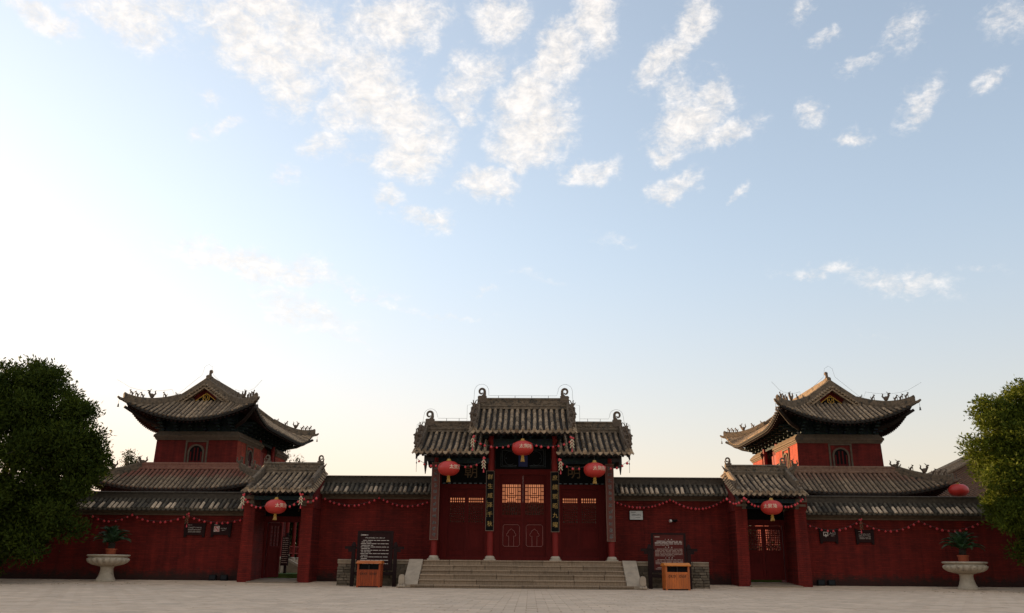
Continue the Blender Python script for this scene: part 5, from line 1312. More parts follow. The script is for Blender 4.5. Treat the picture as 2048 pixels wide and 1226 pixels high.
# ------------------------------------------------------------------ buildings further back
def far_hall():
    t = thing('far_hall', 'low dark hall seen through the door lattice beyond the courtyard', 'hall', (0, 75, 0.1))
    MB().box(-9, 9, 72, 80, 0, 3.2).build('wall', 'dark_wood', t)
    D = 5.5
    MB().prism([(70.5, 3.0), (73.0, 4.1), (76, 5.55), (79, 4.1), (81.5, 3.0), (76, 5.3)], 'x', -10, 10).build('roof', 'far_tile', t)
    MB().box(-10, 10, 75.8, 76.2, 5.45, 5.9).build('ridge', 'ridge_dark', t)
def side_hall():
    t = thing('side_hall', 'large dark tiled hall roof rising behind the red lantern at right', 'hall', (27, 50, 0.1))
    MB().box(19.4, 34, 43.8, 57, 0, 3.7).build('wall', 'tower_red', t)
    C = (18.2, 42.6, 3.95); k = 0.36; L = 7.5
    rf = MB()
    rf.add([(C[0], C[1], C[2]), (34, C[1], C[2]), (34, C[1] + L, C[2] + k * L), (C[0] + L, C[1] + L, C[2] + k * L), (C[0], C[1] + 2 * L, C[2])], [(0, 1, 2, 3), (0, 3, 4)])
    rf.add([(C[0], C[1], C[2] - 0.25), (34, C[1], C[2] - 0.25), (34, C[1] + 2 * L, C[2] - 0.25), (C[0], C[1] + 2 * L, C[2] - 0.25)], [(3, 2, 1, 0)])
    rf.add([(C[0], C[1], C[2] - 0.25), (34, C[1], C[2] - 0.25), (34, C[1], C[2]), (C[0], C[1], C[2])], [(0, 1, 2, 3)])
    roof = rf.build('roof', 'pan', t)
    rr = MB()
    for i in range(80):
        x = C[0] + 0.2 + 0.2 * i
        if x > 33.8: break
        e = min(L, x - C[0]); n = max(1, int(e / 0.35)); rr.rowsweep([(x, C[1] + e * q / n, C[2] + k * e * q / n) for q in range(n + 1)], 0.07, 4)
    for i in range(74):
        y = C[1] + 0.2 + 0.2 * i; e = min(y - C[1], C[1] + 2 * L - y)
        if e < 0.1: continue
        n = max(1, int(e / 0.35)); rr.rowsweep([(C[0] + e * q / n, y, C[2] + k * e * q / n) for q in range(n + 1)], 0.07, 4)
    rr.build('tile_rows', 'hall_tile', roof, smooth=True, kind='stuff')
    hp = MB()
    pts = [(C[0] + L * q, C[1] + L * q, C[2] + k * L * q + 0.12 + 0.2 * (1 - q) ** 3) for q in np.linspace(-0.03, 1, 8)]
    hp.tube(pts, 0.2, 8); hp.tube([(x, y, z + 0.2) for x, y, z in pts], 0.14, 6); hp.build('hip_ridge', 'tile', roof, smooth=True)
    MB().box(C[0] + L, 34, C[1] + L - 0.2, C[1] + L + 0.2, C[2] + k * L - 0.1, C[2] + k * L + 0.6).build('ridge', 'ridge', roof)
far_hall(); side_hall()

# ------------------------------------------------------------------ trees
def leaves(centres, radii, n, size, seed, flat=0.35, shell=0.42, tone_lo=0.0, tone_hi=1.0, up=0.35):
    """n leaf blades gathered in twig-end clumps through the lobes; returns vertices, faces, tones."""
    r = np.random.default_rng(seed); C = np.array(centres); Rr = np.array(radii)
    vol = Rr.prod(1) ** (2 / 3); w = vol / vol.sum()
    per = 26; nc = max(1, n // per)
    which = r.choice(len(C), nc, p=w)
    d = r.normal(size=(nc, 3)); d /= np.linalg.norm(d, axis=1)[:, None]
    rad = 1 - shell * r.random(nc) ** 1.6
    cc = C[which] + d * Rr[which] * rad[:, None]
    tone_c = np.clip(0.42 + 0.34 * r.normal(size=nc), 0, 1)
    idx = np.repeat(np.arange(nc), per); m = len(idx)
    csz = size * 1.5 * (0.6 + 0.7 * r.random(nc))
    p = cc[idx] + np.clip(r.normal(size=(m, 3)), -1.25, 1.25) * csz[idx][:, None] * np.array([1, 1, 0.7])
    out = d[idx] * 0.8 + r.normal(size=(m, 3)) * 0.75 + np.array([0, 0, up]); out /= np.linalg.norm(out, axis=1)[:, None]
    side = np.cross(out, r.normal(size=(m, 3))); side /= np.linalg.norm(side, axis=1)[:, None]
    L = size * (0.7 + 0.7 * r.random(m))[:, None]; Wd = L * flat
    nrm = np.cross(out, side)
    v = np.stack([p, p + out * L * 0.5 + side * Wd * 0.5 + nrm * L * 0.06, p + out * L, p + out * L * 0.5 - side * Wd * 0.5 + nrm * L * 0.06], 1).reshape(-1, 3)
    f = np.arange(m * 4).reshape(-1, 4)
    tone = np.clip(tone_lo + (tone_hi - tone_lo) * (0.65 * tone_c[idx] + 0.35 * r.random(m)), 0, 1)
    return v, f, tone
def leaf_object(name, v, f, tone, mt, parent):
    me = bpy.data.meshes.new(name); c = v.mean(0)
    me.vertices.add(len(v)); me.vertices.foreach_set('co', (v - c).ravel().astype(np.float32))
    me.loops.add(f.size); me.loops.foreach_set('vertex_index', f.ravel().astype(np.int32))
    me.polygons.add(len(f)); me.polygons.foreach_set('loop_start', (np.arange(len(f)) * 4).astype(np.int32)); me.polygons.foreach_set('loop_total', np.full(len(f), 4, np.int32))
    at = me.attributes.new('tone', 'FLOAT', 'FACE'); at.data.foreach_set('value', tone.astype(np.float32))
    me.materials.append(M[mt]); me.update(); me.validate()
    o = bpy.data.objects.new(name, me); COL.objects.link(o); o.parent = parent; c = Vector(c); o.location = c - ORG[parent.name]; ORG[o.name] = c
    return o
def tree(label, base, lobes, n, size, seed, mt='leaf', trunk_r=0.19, group=None, name='broadleaf_tree', **kw):
    t = thing(name, label, 'tree', base, group=group)
    rs = random.Random(seed); b = Vector(base)
    cs = [l[0] for l in lobes]; rr = [l[1] for l in lobes]
    top = max(cs, key=lambda c: c[2])
    fork = b.lerp(Vector((top[0], top[1], top[2])), 0.3)
    tr = MB().tube([b - Vector((0, 0, 0.1)), b + Vector((0.02, 0, 0.25)), b.lerp(fork, 0.6), fork, Vector(top)], [trunk_r * 1.35, trunk_r, trunk_r * 0.85, trunk_r * 0.7, 0.03], 9)
    trunk = tr.build('trunk', 'bark', t, smooth=True)
    for i, c in enumerate(cs):
        if len(cs) > 40 and i % 6: continue
        c = Vector(c); st = b.lerp(fork, rs.uniform(0.55, 1.0)); mid = st.lerp(c, 0.5) + Vector((rs.uniform(-.2, .2), rs.uniform(-.2, .2), rs.uniform(0, .3)))
        MB().tube([st, mid, c], [trunk_r * 0.4, trunk_r * 0.25, 0.015], 6).build('limb', 'bark', trunk, smooth=True)
        tw = MB()
        for k in range(5):
            e = c + Vector((rs.gauss(0, 1), rs.gauss(0, 1), rs.gauss(0, .8))).normalized() * rr[i][0] * 0.9; tw.tube([mid.lerp(c, rs.random()), c.lerp(e, 0.5), e], [0.02, 0.013, 0.005], 4)
        tw.build('twigs', 'bark', trunk, kind='stuff')
    v, f, tone = leaves(cs, rr, n, size, seed, **kw)
    leaf_object('crown', v, f, tone, mt, t)
    return t
def lump(lobes, seed, n=7):
    """Break each big lobe into a core and a few uneven sprays standing out of it."""
    q = random.Random(seed); out = []
    for c, r in lobes:
        out.append((c, tuple(k * 0.66 for k in r)))
        for _ in range(n):
            d = Vector((q.gauss(0, 1), q.gauss(0, 1), q.gauss(0.15, 0.9))).normalized(); s_ = q.uniform(0.22, 0.42)
            out.append(((c[0] + d.x * r[0] * 0.82, c[1] + d.y * r[1] * 0.82, c[2] + d.z * r[2] * 0.82), (r[0] * s_, r[1] * s_, r[2] * s_ * 0.85)))
    return out
LT = [((-15.35, 28.7, 4.05), (1.2, 1.2, 1.1)), ((-17.5, 28.8, 6.2), (1.5, 1.4, 1.35)), ((-18.8, 28.8, 6.0), (1.5, 1.4, 1.3)), ((-16.25, 28.8, 5.75), (1.3, 1.3, 1.25)), ((-15.85, 28.6, 4.7), (1.55, 1.5, 1.35)), ((-17.6, 28.2, 4.9), (1.6, 1.3, 1.3)), ((-19.3, 28.7, 4.8), (1.6, 1.5, 1.5)),
      ((-15.55, 28.7, 3.5), (1.45, 1.4, 1.3)), ((-17.0, 27.9, 3.4), (1.7, 1.3, 1.35)), ((-18.9, 28.1, 3.2), (1.8, 1.4, 1.4)), ((-15.85, 28.5, 2.2), (1.4, 1.4, 1.1)), ((-17.5, 28.0, 2.0), (1.6, 1.3, 1.1)), ((-19.3, 28.3, 1.9), (1.7, 1.4, 1.2)), ((-20.6, 28.8, 3.4), (1.6, 1.5, 1.8)), ((-20.2, 28.9, 5.3), (1.5, 1.4, 1.4)), ((-16.4, 28.2, 1.25), (1.2, 1.1, 0.8)), ((-18.2, 28.4, 1.0), (1.5, 1.2, 0.8))]
tree('tall dark rounded evergreen tree beside the left urn', (-17.8, 28.8, 0.0), lump(LT, 51), 210000, 0.13, 21, tone_hi=0.5)  # leaf tones held low, so the crown's shade sits in its colour
RT = [((17.0, 28.6, 5.95), (1.25, 1.2, 1.05)), ((16.15, 28.5, 5.25), (1.1, 1.1, 1.05)), ((18.3, 28.6, 5.8), (1.4, 1.2, 1.3)), ((15.95, 28.4, 4.25), (1.15, 1.2, 1.2)), ((17.4, 28.2, 4.6), (1.45, 1.25, 1.3)), ((16.05, 28.4, 3.2), (1.15, 1.2, 1.2)), ((17.6, 28.1, 3.3), (1.5, 1.25, 1.4)), ((16.2, 28.5, 2.35), (1.05, 1.1, 0.9)),
      ((17.3, 28.3, 1.9), (1.4, 1.2, 1.0)), ((19.0, 28.4, 4.4), (1.5, 1.3, 1.6)), ((19.0, 28.4, 2.4), (1.5, 1.3, 1.5)), ((16.8, 28.5, 1.3), (1.0, 1.0, 0.7)), ((17.9, 28.5, 0.95), (1.2, 1.0, 0.8))]
tree('bright green evergreen tree beside the right urn', (17.6, 28.5, 0.0), lump(RT, 52), 190000, 0.12, 33, tone_lo=0.1, tone_hi=1.0)

def far_tree(x, y, ztop, w, h, seed, label, spire=False):
    lobes = []
    r_ = random.Random(seed)
    for k in range(6):
        f = k / 5; ww = w * (1 - 0.75 * f) if spire else w * (0.6 + 0.4 * math.sin(PI * min(1, f + .2)))
        lobes.append(((x + r_.uniform(-.3, .3) * ww, y, ztop - h * (1 - f) - 0.15), (ww * 0.6, ww * 0.6, h * 0.16)))
    tree(label, (x, y, 0.1), lobes, 2600, 0.15, seed, mt='leaf_far', trunk_r=0.14, group='treetops behind the towers', name='distant_tree')
far_tree(-28.0, 60, 7.95, 1.1, 2.2, 41, 'small round treetop peeping over the roof left of the left tower')
far_tree(-17.0, 60, 7.95, 0.75, 2.0, 42, 'rounded treetop above the left side gate roof, nearer the tower', True)
far_tree(-16.0, 60, 7.85, 0.6, 2.0, 43, 'thin treetop above the left side gate roof, farther from the tower', True)
for i, (x, y, zt) in enumerate(((-13.0, 58.0, 4.6), (-8.2, 66.0, 4.6), (12.6, 60.0, 4.4))):
    far_tree(x, y, zt, 2.2, 3.6, 60 + i, ('dark courtyard tree glimpsed through the open left gate', 'dark tree at the left end of the far hall', 'dark courtyard tree glimpsed through the right gate lattice')[i])
tree('added dense dark shrub behind the porch seen through the open left gate', (-12.6, 48.5, 0.1), [((-15.5, 48.5, 1.6), (1.6, 1.0, 1.6)), ((-13.4, 48.8, 1.9), (1.7, 1.0, 1.9)), ((-11.6, 48.6, 1.5), (1.5, 1.0, 1.5)), ((-12.6, 49.2, 3.4), (1.9, 1.0, 1.3)), ((-15.0, 49.2, 3.3), (1.8, 1.0, 1.3)), ((-10.3, 49.0, 1.4), (1.2, 1.0, 1.4))], 26000, 0.2, 71, mt='leaf_far', name='added_shrub')  # foliage added as a dark backdrop against the bright sky
tree('added dense dark shrub glimpsed through the right gate lattice', (9.5, 36.8, 0.1), [((9.15, 36.8, 1.0), (0.5, 0.5, 0.9)), ((9.35, 37.0, 1.9), (0.3, 0.4, 0.5)), ((10.15, 36.9, 1.0), (0.4, 0.4, 0.6))], 5000, 0.11, 72, mt='leaf_far', name='added_shrub')  # added to mask the sunlit tower wall beyond the lattice

# ------------------------------------------------------------------ lanterns
def lantern(label, c, r=0.36, hh=0.24, text=True, tang=0.38, tail=True, cord_to=None):
    """Flattened red silk lantern: ribs, gilt caps, tassel and its three characters turned towards angle tang."""
    cx, cy, cz = c
    t = thing('red_lantern', label, 'lantern', c, group='large red lanterns')
    prof = [(r * math.cos(a) ** 0.80 if math.cos(a) > 0 else 0, hh * math.sin(a)) for a in np.linspace(-1.36, 1.36, 15)]
    b = MB().lathe(prof, (cx, cy, cz), 40, lobe=lambda j, a: 1 - 0.022 * abs(math.cos(10 * a)))
    b.build('shade', 'lantern', t, smooth='all')
    cap = MB().lathe([(0.085, 0.0), (0.085, 0.02), (0.06, 0.035), (0.055, 0.075), (0.02, 0.085)], (cx, cy, cz + hh * 0.965), 12); cap.build('cap', 'lan_gold', t, smooth=True)
    MB().lathe([(0.04, -0.05), (0.045, -0.02), (0.06, 0.0)], (cx, cy, cz - hh * 0.965), 12).build('collar', 'lan_gold', t, smooth=True)
    if tail:
        ts = MB(); rs_ = random.Random(int(cx * 100))
        for k in range(26):
            a = 2 * PI * k / 26; q = 0.042 + rs_.uniform(-.006, .006); L = 0.15 + rs_.uniform(-.015, .015)
            ts.tube([(cx + 0.6 * q * math.cos(a), cy + 0.6 * q * math.sin(a), cz - hh - 0.045), (cx + 1.35 * q * math.cos(a), cy + 1.35 * q * math.sin(a), cz - hh - 0.045 - L)], 0.009, 4)
        ts.lathe([(0.045, -0.04), (0.06, -0.02), (0.045, 0)], (cx, cy, cz - hh - 0.04), 10); ts.build('tassel', 'lan_gold', t)
    top = cord_to or (cx, cy + 0.05, cz + hh + 0.35)
    MB().tube([(cx, cy, cz + hh + 0.06), top], 0.007, 4).build('cord', 'wire', t)
    if text:
        g = MB(); add_text(g, '太昊陵', 0.155, 0, 0, 0)
        vs = []
        for x, y, z in g.v:
            zz = z + 0.02; a = tang + x / r * 1.02
            s_ = min(0.999, abs(zz) / hh); rad = r * (math.cos(math.asin(s_)) ** 0.82) + 0.005
            vs.append((cx + rad * math.sin(a), cy - rad * math.cos(a), cz + zz))
        g.v = vs; g.build('lettering', mat('lantern_letter_%d' % len(bpy.data.materials), (0.80, 0.62, 0.42), 0.5, 0.1), t)
    return t
lantern('big red lantern under the top eave over the middle doors', (0.0, 28.25, 4.40), tang=0.33, cord_to=(0.0, 28.5, 5.0))
lantern('big red lantern under the eave over the left-hand pair of main doors', (-2.43, 28.25, 3.725), tang=0.80, cord_to=(-2.43, 28.5, 4.3))
lantern('big red lantern under the eave over the right-hand pair of main doors', (2.36, 28.25, 3.70), tang=0.42, cord_to=(2.36, 28.5, 4.3))
lantern('big red lantern hanging before the open left side gate', (-8.39, 29.45, 2.535), tang=0.85, cord_to=(-8.39, 29.75, 3.1))
lantern('big red lantern hanging before the closed right side gate', (8.36, 29.45, 2.615), tang=-0.40, cord_to=(8.36, 29.75, 3.1))
lantern('big red lantern showing above the wall next to the right tree', (16.93, 34.1, 3.62), r=0.37, text=False, tail=True, cord_to=(16.88, 34.0, 4.30))

def garland(label, y, spans, n_per, sag_is=True, seed=1, r=0.038):
    """Cord with small red balls. spans = list of (x,z) points: hook, low point, hook, low point, hook ..."""
    t = thing('ball_garland', label, 'garland', (spans[0][0], y, spans[0][1]), group='strings of small red lantern balls')
    pts = []
    for k in range(0, len(spans) - 2, 2):
        (x0, z0), (xm, zm), (x1, z1) = spans[k:k + 3]
        for i in range(17):
            x = x0 + (x1 - x0) * i / 16
            # parabola through the three points
            z = z0 * (x - xm) * (x - x1) / ((x0 - xm) * (x0 - x1)) + zm * (x - x0) * (x - x1) / ((xm - x0) * (xm - x1)) + z1 * (x - x0) * (x - xm) / ((x1 - x0) * (x1 - xm))
            if not pts or abs(x - pts[-1].x) > 1e-4: pts.append(Vector((x, y + 0.02 * math.sin(9 * x), z)))
    MB().tube(pts, 0.007, 4).build('cord', 'wire', t)
    bm = GB; rs_ = random.Random(seed)
    L = [0]
    for a, b in zip(pts, pts[1:]): L.append(L[-1] + (b - a).length)
    n = max(3, int(L[-1] / n_per))
    for k in range(n):
        d = L[-1] * (k + 0.5) / n + rs_.uniform(-0.025, 0.025); i = 0
        while i < len(L) - 2 and L[i + 1] < d: i += 1
        p = pts[i].lerp(pts[i + 1], (d - L[i]) / max(1e-6, L[i + 1] - L[i]))
        s_ = rs_.uniform(0.85, 1.12)
        inst('ball', bm, t, T3(p + Vector((0, -0.02, -0.045))) @ RZ(rs_.uniform(0, 6)) @ Matrix.Diagonal((s_, s_, s_, 1)))
    return t
def _gb():
    mb = MB().ball((0, 0, 0), (0.042, 0.042, 0.039), 10, 7); mb.tube([(0, 0, 0.035), (0, 0, 0.055)], 0.012, 5)
    return mb.mesh('ball', 'ball', smooth=True)
GB = _gb()
garland('string of red balls along the low wall above the left pair of signs', 31.25, [(-15.6, 2.34), (-14.85, 2.12), (-14.12, 2.37), (-13.03, 2.11), (-12.09, 2.35), (-10.91, 2.09), (-9.85, 2.30)], 0.215, seed=1)
garland('string of red balls across the open left side gate', 29.55, [(-9.55, 2.88), (-8.98, 2.54), (-8.47, 2.80), (-7.95, 2.58), (-7.53, 2.90), (-7.24, 2.74), (-6.99, 2.93)], 0.16, seed=2)
garland('string of red balls on the tall wall left of the steps', 31.25, [(-7.22, 3.0), (-6.24, 2.73), (-5.17, 3.02), (-4.11, 2.72), (-3.2, 2.98)], 0.18, seed=3)
garland('string of red balls under the eave over the left-hand main doors', 28.33, [(-3.50, 4.05), (-2.95, 3.84), (-2.43, 4.02), (-1.87, 3.82), (-1.25, 4.03)], 0.19, seed=4)
garland('string of red balls under the highest middle eave', 28.28, [(-1.68, 4.72), (-0.95, 4.46), (0.0, 4.70), (0.85, 4.47), (1.66, 4.70)], 0.19, seed=5)
garland('string of red balls under the eave over the right-hand main doors', 28.33, [(1.22, 3.99), (1.80, 3.77), (2.36, 4.0), (3.0, 3.80), (3.52, 4.03)], 0.19, seed=6)
garland('string of red balls on the tall wall above the pale plaque', 31.25, [(3.2, 2.96), (4.21, 2.73), (5.28, 3.02), (6.22, 2.70), (7.22, 3.04)], 0.135, seed=7)
garland('string of red balls across the closed right side gate', 29.6, [(6.88, 2.96), (7.14, 2.78), (7.50, 2.98), (7.90, 2.70), (8.38, 2.90), (9.0, 2.69), (9.50, 2.98)], 0.11, seed=8)
garland('string of red balls along the low wall above the entrance sign', 31.25, [(9.85, 2.30), (10.72, 1.98), (11.89, 2.30), (13.05, 1.98), (14.0, 2.34), (15.02, 2.0), (16.1, 2.28)], 0.21, seed=9)
def cracker(label, x, y, z, seed, kind='pale_stick'):
    t = thing('firecracker_ornament', label, 'ornament', (x, y, z), group='firecracker ornaments on the garlands')
    rs_ = random.Random(seed); g = MB()
    for k in range(3):
        zz = z - 0.05 - 0.095 * k
        for s in (-1, 1): g.tube([(x + s * 0.008, y - 0.04, zz), (x + s * (0.06 + rs_.uniform(-.01, .01)), y - 0.05, zz - 0.10)], 0.015, 5)
    g.build('cracker', kind, t, smooth=True)
    rd = MB()
    for k in range(3): rd.ball((x + rs_.uniform(-.05, .05), y + 0.01, z + 0.03 - 0.02 * k), 0.036, 6, 4)
    rd.tube([(x, y, z + 0.02), (x, y, z - 0.36)], 0.008, 4); rd.lathe([(0.010, 0), (0.022, -0.04), (0.026, -0.10)], (x, y, z - 0.36), 8); rd.build('red_tassel', 'ball', t, smooth=True)
cracker('gold firecracker ornament on the garland between the left pair of signs', -12.06, 31.2, 2.36, 1, 'gold_dull')
cracker('pale firecracker ornament at the left corner of the open gate eave', -9.55, 29.5, 2.92, 2)
cracker('pale firecracker ornament at the right corner of the open gate eave', -7.56, 29.5, 2.94, 3)
cracker('orange-lit firecracker ornament at the left corner of the top middle eave', -1.66, 28.22, 4.76, 4)
cracker('pale firecracker ornament at the right corner of the top middle eave', 1.63, 28.22, 4.74, 5)
cracker('pale firecracker ornament beside the left black couplet board', -1.28, 28.28, 4.06, 6)
cracker('pale firecracker ornament beside the right black couplet board', 1.25, 28.28, 4.02, 7)
cracker('gold firecracker ornament above the sign next to the entrance sign', 11.92, 31.2, 2.32, 8, 'gold_dull')

# ------------------------------------------------------------------ urns and cycads
def urn(label, x, y, r=0.69):
    z0 = G(y)
    t = thing('stone_urn', label, 'urn', (x, y, z0), group='fluted stone urns')
    MB().lathe([(0.335, 0.0), (0.335, 0.045), (0.30, 0.075), (0.255, 0.16), (0.215, 0.30), (0.20, 0.42), (0.225, 0.485), (0.30, 0.50)], (x, y, z0), 28).build('pedestal', 'urn', t, smooth=True)
    lobe = lambda j, a: 1 + (0.13 * abs(math.sin(9 * a)) ** 0.6 - 0.08 if 0 < j < 6 else 0)
    MB().lathe([(0.22, 0.49), (0.36, 0.52), (0.50, 0.56), (0.60, 0.62), (0.645, 0.68), (0.655, 0.73), (0.63, 0.775), (0.60, 0.795), (0.60, 0.80)], (x, y, z0), 108, lobe=lobe).build('bowl', 'urn', t, smooth='all')
    MB().lathe([(0.60, 0.80), (0.665, 0.815), (0.69, 0.845), (0.675, 0.875), (0.60, 0.88), (0.57, 0.86), (0.55, 0.78), (0.3, 0.70)], (x, y, z0), 40).build('rim', 'urn', t, smooth=True)
    return t
urn('pale fluted stone urn on a pedestal by the dark tree', -14.2, 30.1)
urn('pale fluted stone urn on a pedestal by the bright green tree', 14.66, 29.75)
def frond_mesh(seed):
    rs_ = random.Random(seed); mb = MB(); L = 0.72; n = 26; P = []
    for i in range(n + 1):
        f = i / n; P.append(Vector((L * (f - 0.12 * f * f), 0, 0.30 * math.sin(f * 2.1) * L - 0.10 * f * f)))
    mb.tube(P, [0.010 * (1 - 0.8 * i / n) + 0.002 for i in range(n + 1)], 4)
    for i in range(3, n + 1):
        f = i / n; l = 0.155 * math.sin(PI * min(1, 0.12 + f * 0.86)) + 0.02; t = (P[i] - P[i - 1]).normalized()
        for s in (-1, 1):
            d = Vector((t.x * 0.55, s * 0.83, t.z * 0.5 + 0.28 + rs_.uniform(-.06, .06))).normalized(); a = P[i]; w = t * 0.0085
            m_ = a + d * l * 0.55 + Vector((0, 0, 0.004)); e = a + d * l + Vector((0, 0, -0.02))
            mb.add([a - w, a + w, m_ + w, e, m_ - w], [(0, 1, 2, 3, 4)])
    return mb.mesh('frond', 'frond')
FR = [frond_mesh(i) for i in range(3)]
def cycad(label, x, y, z, seed, lean=0.0, sc=1.0):
    t = thing('potted_cycad', label, 'potted plant', (x, y, z), group='potted cycads')
    MB().lathe([(0.135, 0.0), (0.165, 0.28), (0.185, 0.285), (0.185, 0.33), (0.165, 0.33), (0.15, 0.30), (0.05, 0.29)], (x, y, z), 20).build('pot', 'clay', t, smooth=True)
    MB().lathe([(0.15, 0.295), (0.03, 0.31)], (x, y, z), 14).build('soil', 'soil', t)
    tr = MB().lathe([(0.085, 0.29), (0.10, 0.38), (0.095, 0.50), (0.06, 0.545)], (x, y, z), 12)
    rs_ = random.Random(seed)
    for k in range(40):
        a = rs_.uniform(0, 6.28); q = rs_.uniform(0.3, 0.52); tr.tube([(x + 0.09 * math.cos(a), y + 0.09 * math.sin(a), z + q), (x + 0.125 * math.cos(a), y + 0.125 * math.sin(a), z + q + 0.03)], [0.016, 0.006], 4)
    tr.build('trunk', 'cy_trunk', t)
    for k in range(34):
        az = k * 2.399 + rs_.uniform(-.2, .2); f = k / 33; tilt = R(-8 + 66 * f) + rs_.uniform(-.1, .1); s_ = sc * rs_.uniform(0.85, 1.08)
        inst('frond', FR[k % 3], t, T3((x, y, z + 0.50)) @ RZ(az) @ RY(-tilt) @ RX(rs_.uniform(-.3, .3)) @ Matrix.Diagonal((s_, s_, s_, 1)))
cycad('cycad in a clay pot standing in the urn by the dark tree', -14.12, 30.05, 0.80, 3)
cycad('cycad in a clay pot standing in the urn by the bright green tree', 14.62, 29.7, 0.80, 4)

# ------------------------------------------------------------------ notice boards, bins, signs
def notice_board(label, x0, x1, xp0, xp1, z1, field, seed, dim):
    y = 28.62; t = thing('notice_board', label, 'notice board', ((x0 + x1) / 2, y, 0), group='notice boards on posts')
    for xp, s in ((xp0, -1), (xp1, 1)):
        p = MB().box(xp - 0.055, xp + 0.055, y - 0.05, y + 0.05, 0, 1.27)
        p.frustum((xp - 0.075, xp + 0.075, y - 0.07, y + 0.07, 1.24), (xp - 0.03, xp + 0.03, y - 0.03, y + 0.03, 1.38)).build('post', 'post', t)
        a = MB().box(*sorted((xp + s * 0.05, xp + s * 0.28)), y - 0.045, y + 0.045, 1.16, 1.24).box(*sorted((xp + s * 0.05, xp + s * 0.17)), y - 0.04, y + 0.04, 1.07, 1.16)
        a.box(*sorted((xp - s * 0.05, xp - s * 0.16)), y - 0.03, y + 0.03, 1.16, 1.23); a.build('scroll_arm', 'post', t)
    MB().box(x0, x1, y - 0.02, y + 0.02, 0.55, z1).build('panel', field, t)
    f = MB()
    for a, b, c, d in ((x0 - 0.04, x0 + 0.03, 0.5, z1 + 0.03), (x1 - 0.03, x1 + 0.04, 0.5, z1 + 0.03), (x0 + 0.03, x1 - 0.03, z1 - 0.02, z1 + 0.03), (x0 + 0.03, x1 - 0.03, 0.5, 0.58)): f.box(a, b, y - 0.04, y + 0.04, c, d)
    f.box(xp0 + 0.055, xp1 - 0.055, y - 0.03, y + 0.03, 0.36, 0.45)
    f.build('frame', 'post', t)
    r_ = random.Random(seed); g = MB(); yy = y - 0.024
    if not dim:
        print_line(g, r_, x0 + 0.10, x0 + 0.30, yy, z1 - 0.10, 0.028); 
        g.tube([(x0 + 0.085 + 0.022 * math.cos(a), yy, z1 - 0.10 + 0.022 * math.sin(a)) for a in np.linspace(0, 6.28, 9)], 0.005, 4)
        x = x0 + 0.19
        while x < x1 - 0.22: strokes(g, r_, x + 0.02, yy, z1 - 0.19, 0.034, 0.036, 4, 0.009); x += 0.045
        z = z1 - 0.27
        for k in range(16):
            full = k % 2 == 0; ind = 0.14 if k == 0 else (0.08 if full else 0.10)
            print_line(g, r_, x0 + ind, (x1 - 0.09 if full else x0 + r_.uniform(0.28, 0.62)), yy, z, 0.017); z -= 0.0515
        g.build('lettering', 'white_print', t)
    else:
        g2 = MB(); print_line(g2, r_, x0 + 0.08, x0 + 0.24, yy, z1 - 0.09, 0.028)
        z = z1 - 0.17
        for n_ in (4, 6, 4, 4):
            xc = (x0 + x1) / 2
            for i in range(3): strokes(g, r_, xc - 0.10 + 0.10 * i, yy, z, 0.036, 0.036, 4, 0.009)
            z -= 0.055
            for k in range(n_):
                (print_line(g if n_ == 4 and k < 3 and z > 1.3 else g2, r_, x0 + (0.14 if k == 0 else 0.08), (x1 - 0.08 if k < n_ - 1 else x0 + r_.uniform(0.4, 0.7)), yy, z, 0.016)); z -= 0.042
            z -= 0.022
        g.build('lettering', 'white_print', t); g2.build('small_lettering', 'dim_print', t)
notice_board('dark brown notice board with white text, behind the left bin', -5.33, -4.25, -5.48, -4.12, 1.70, 'sign', 5, False)
notice_board('red-brown notice board with dim text, behind the right bin', 4.20, 5.24, 4.10, 5.36, 1.70, 'sign_red', 6, True)
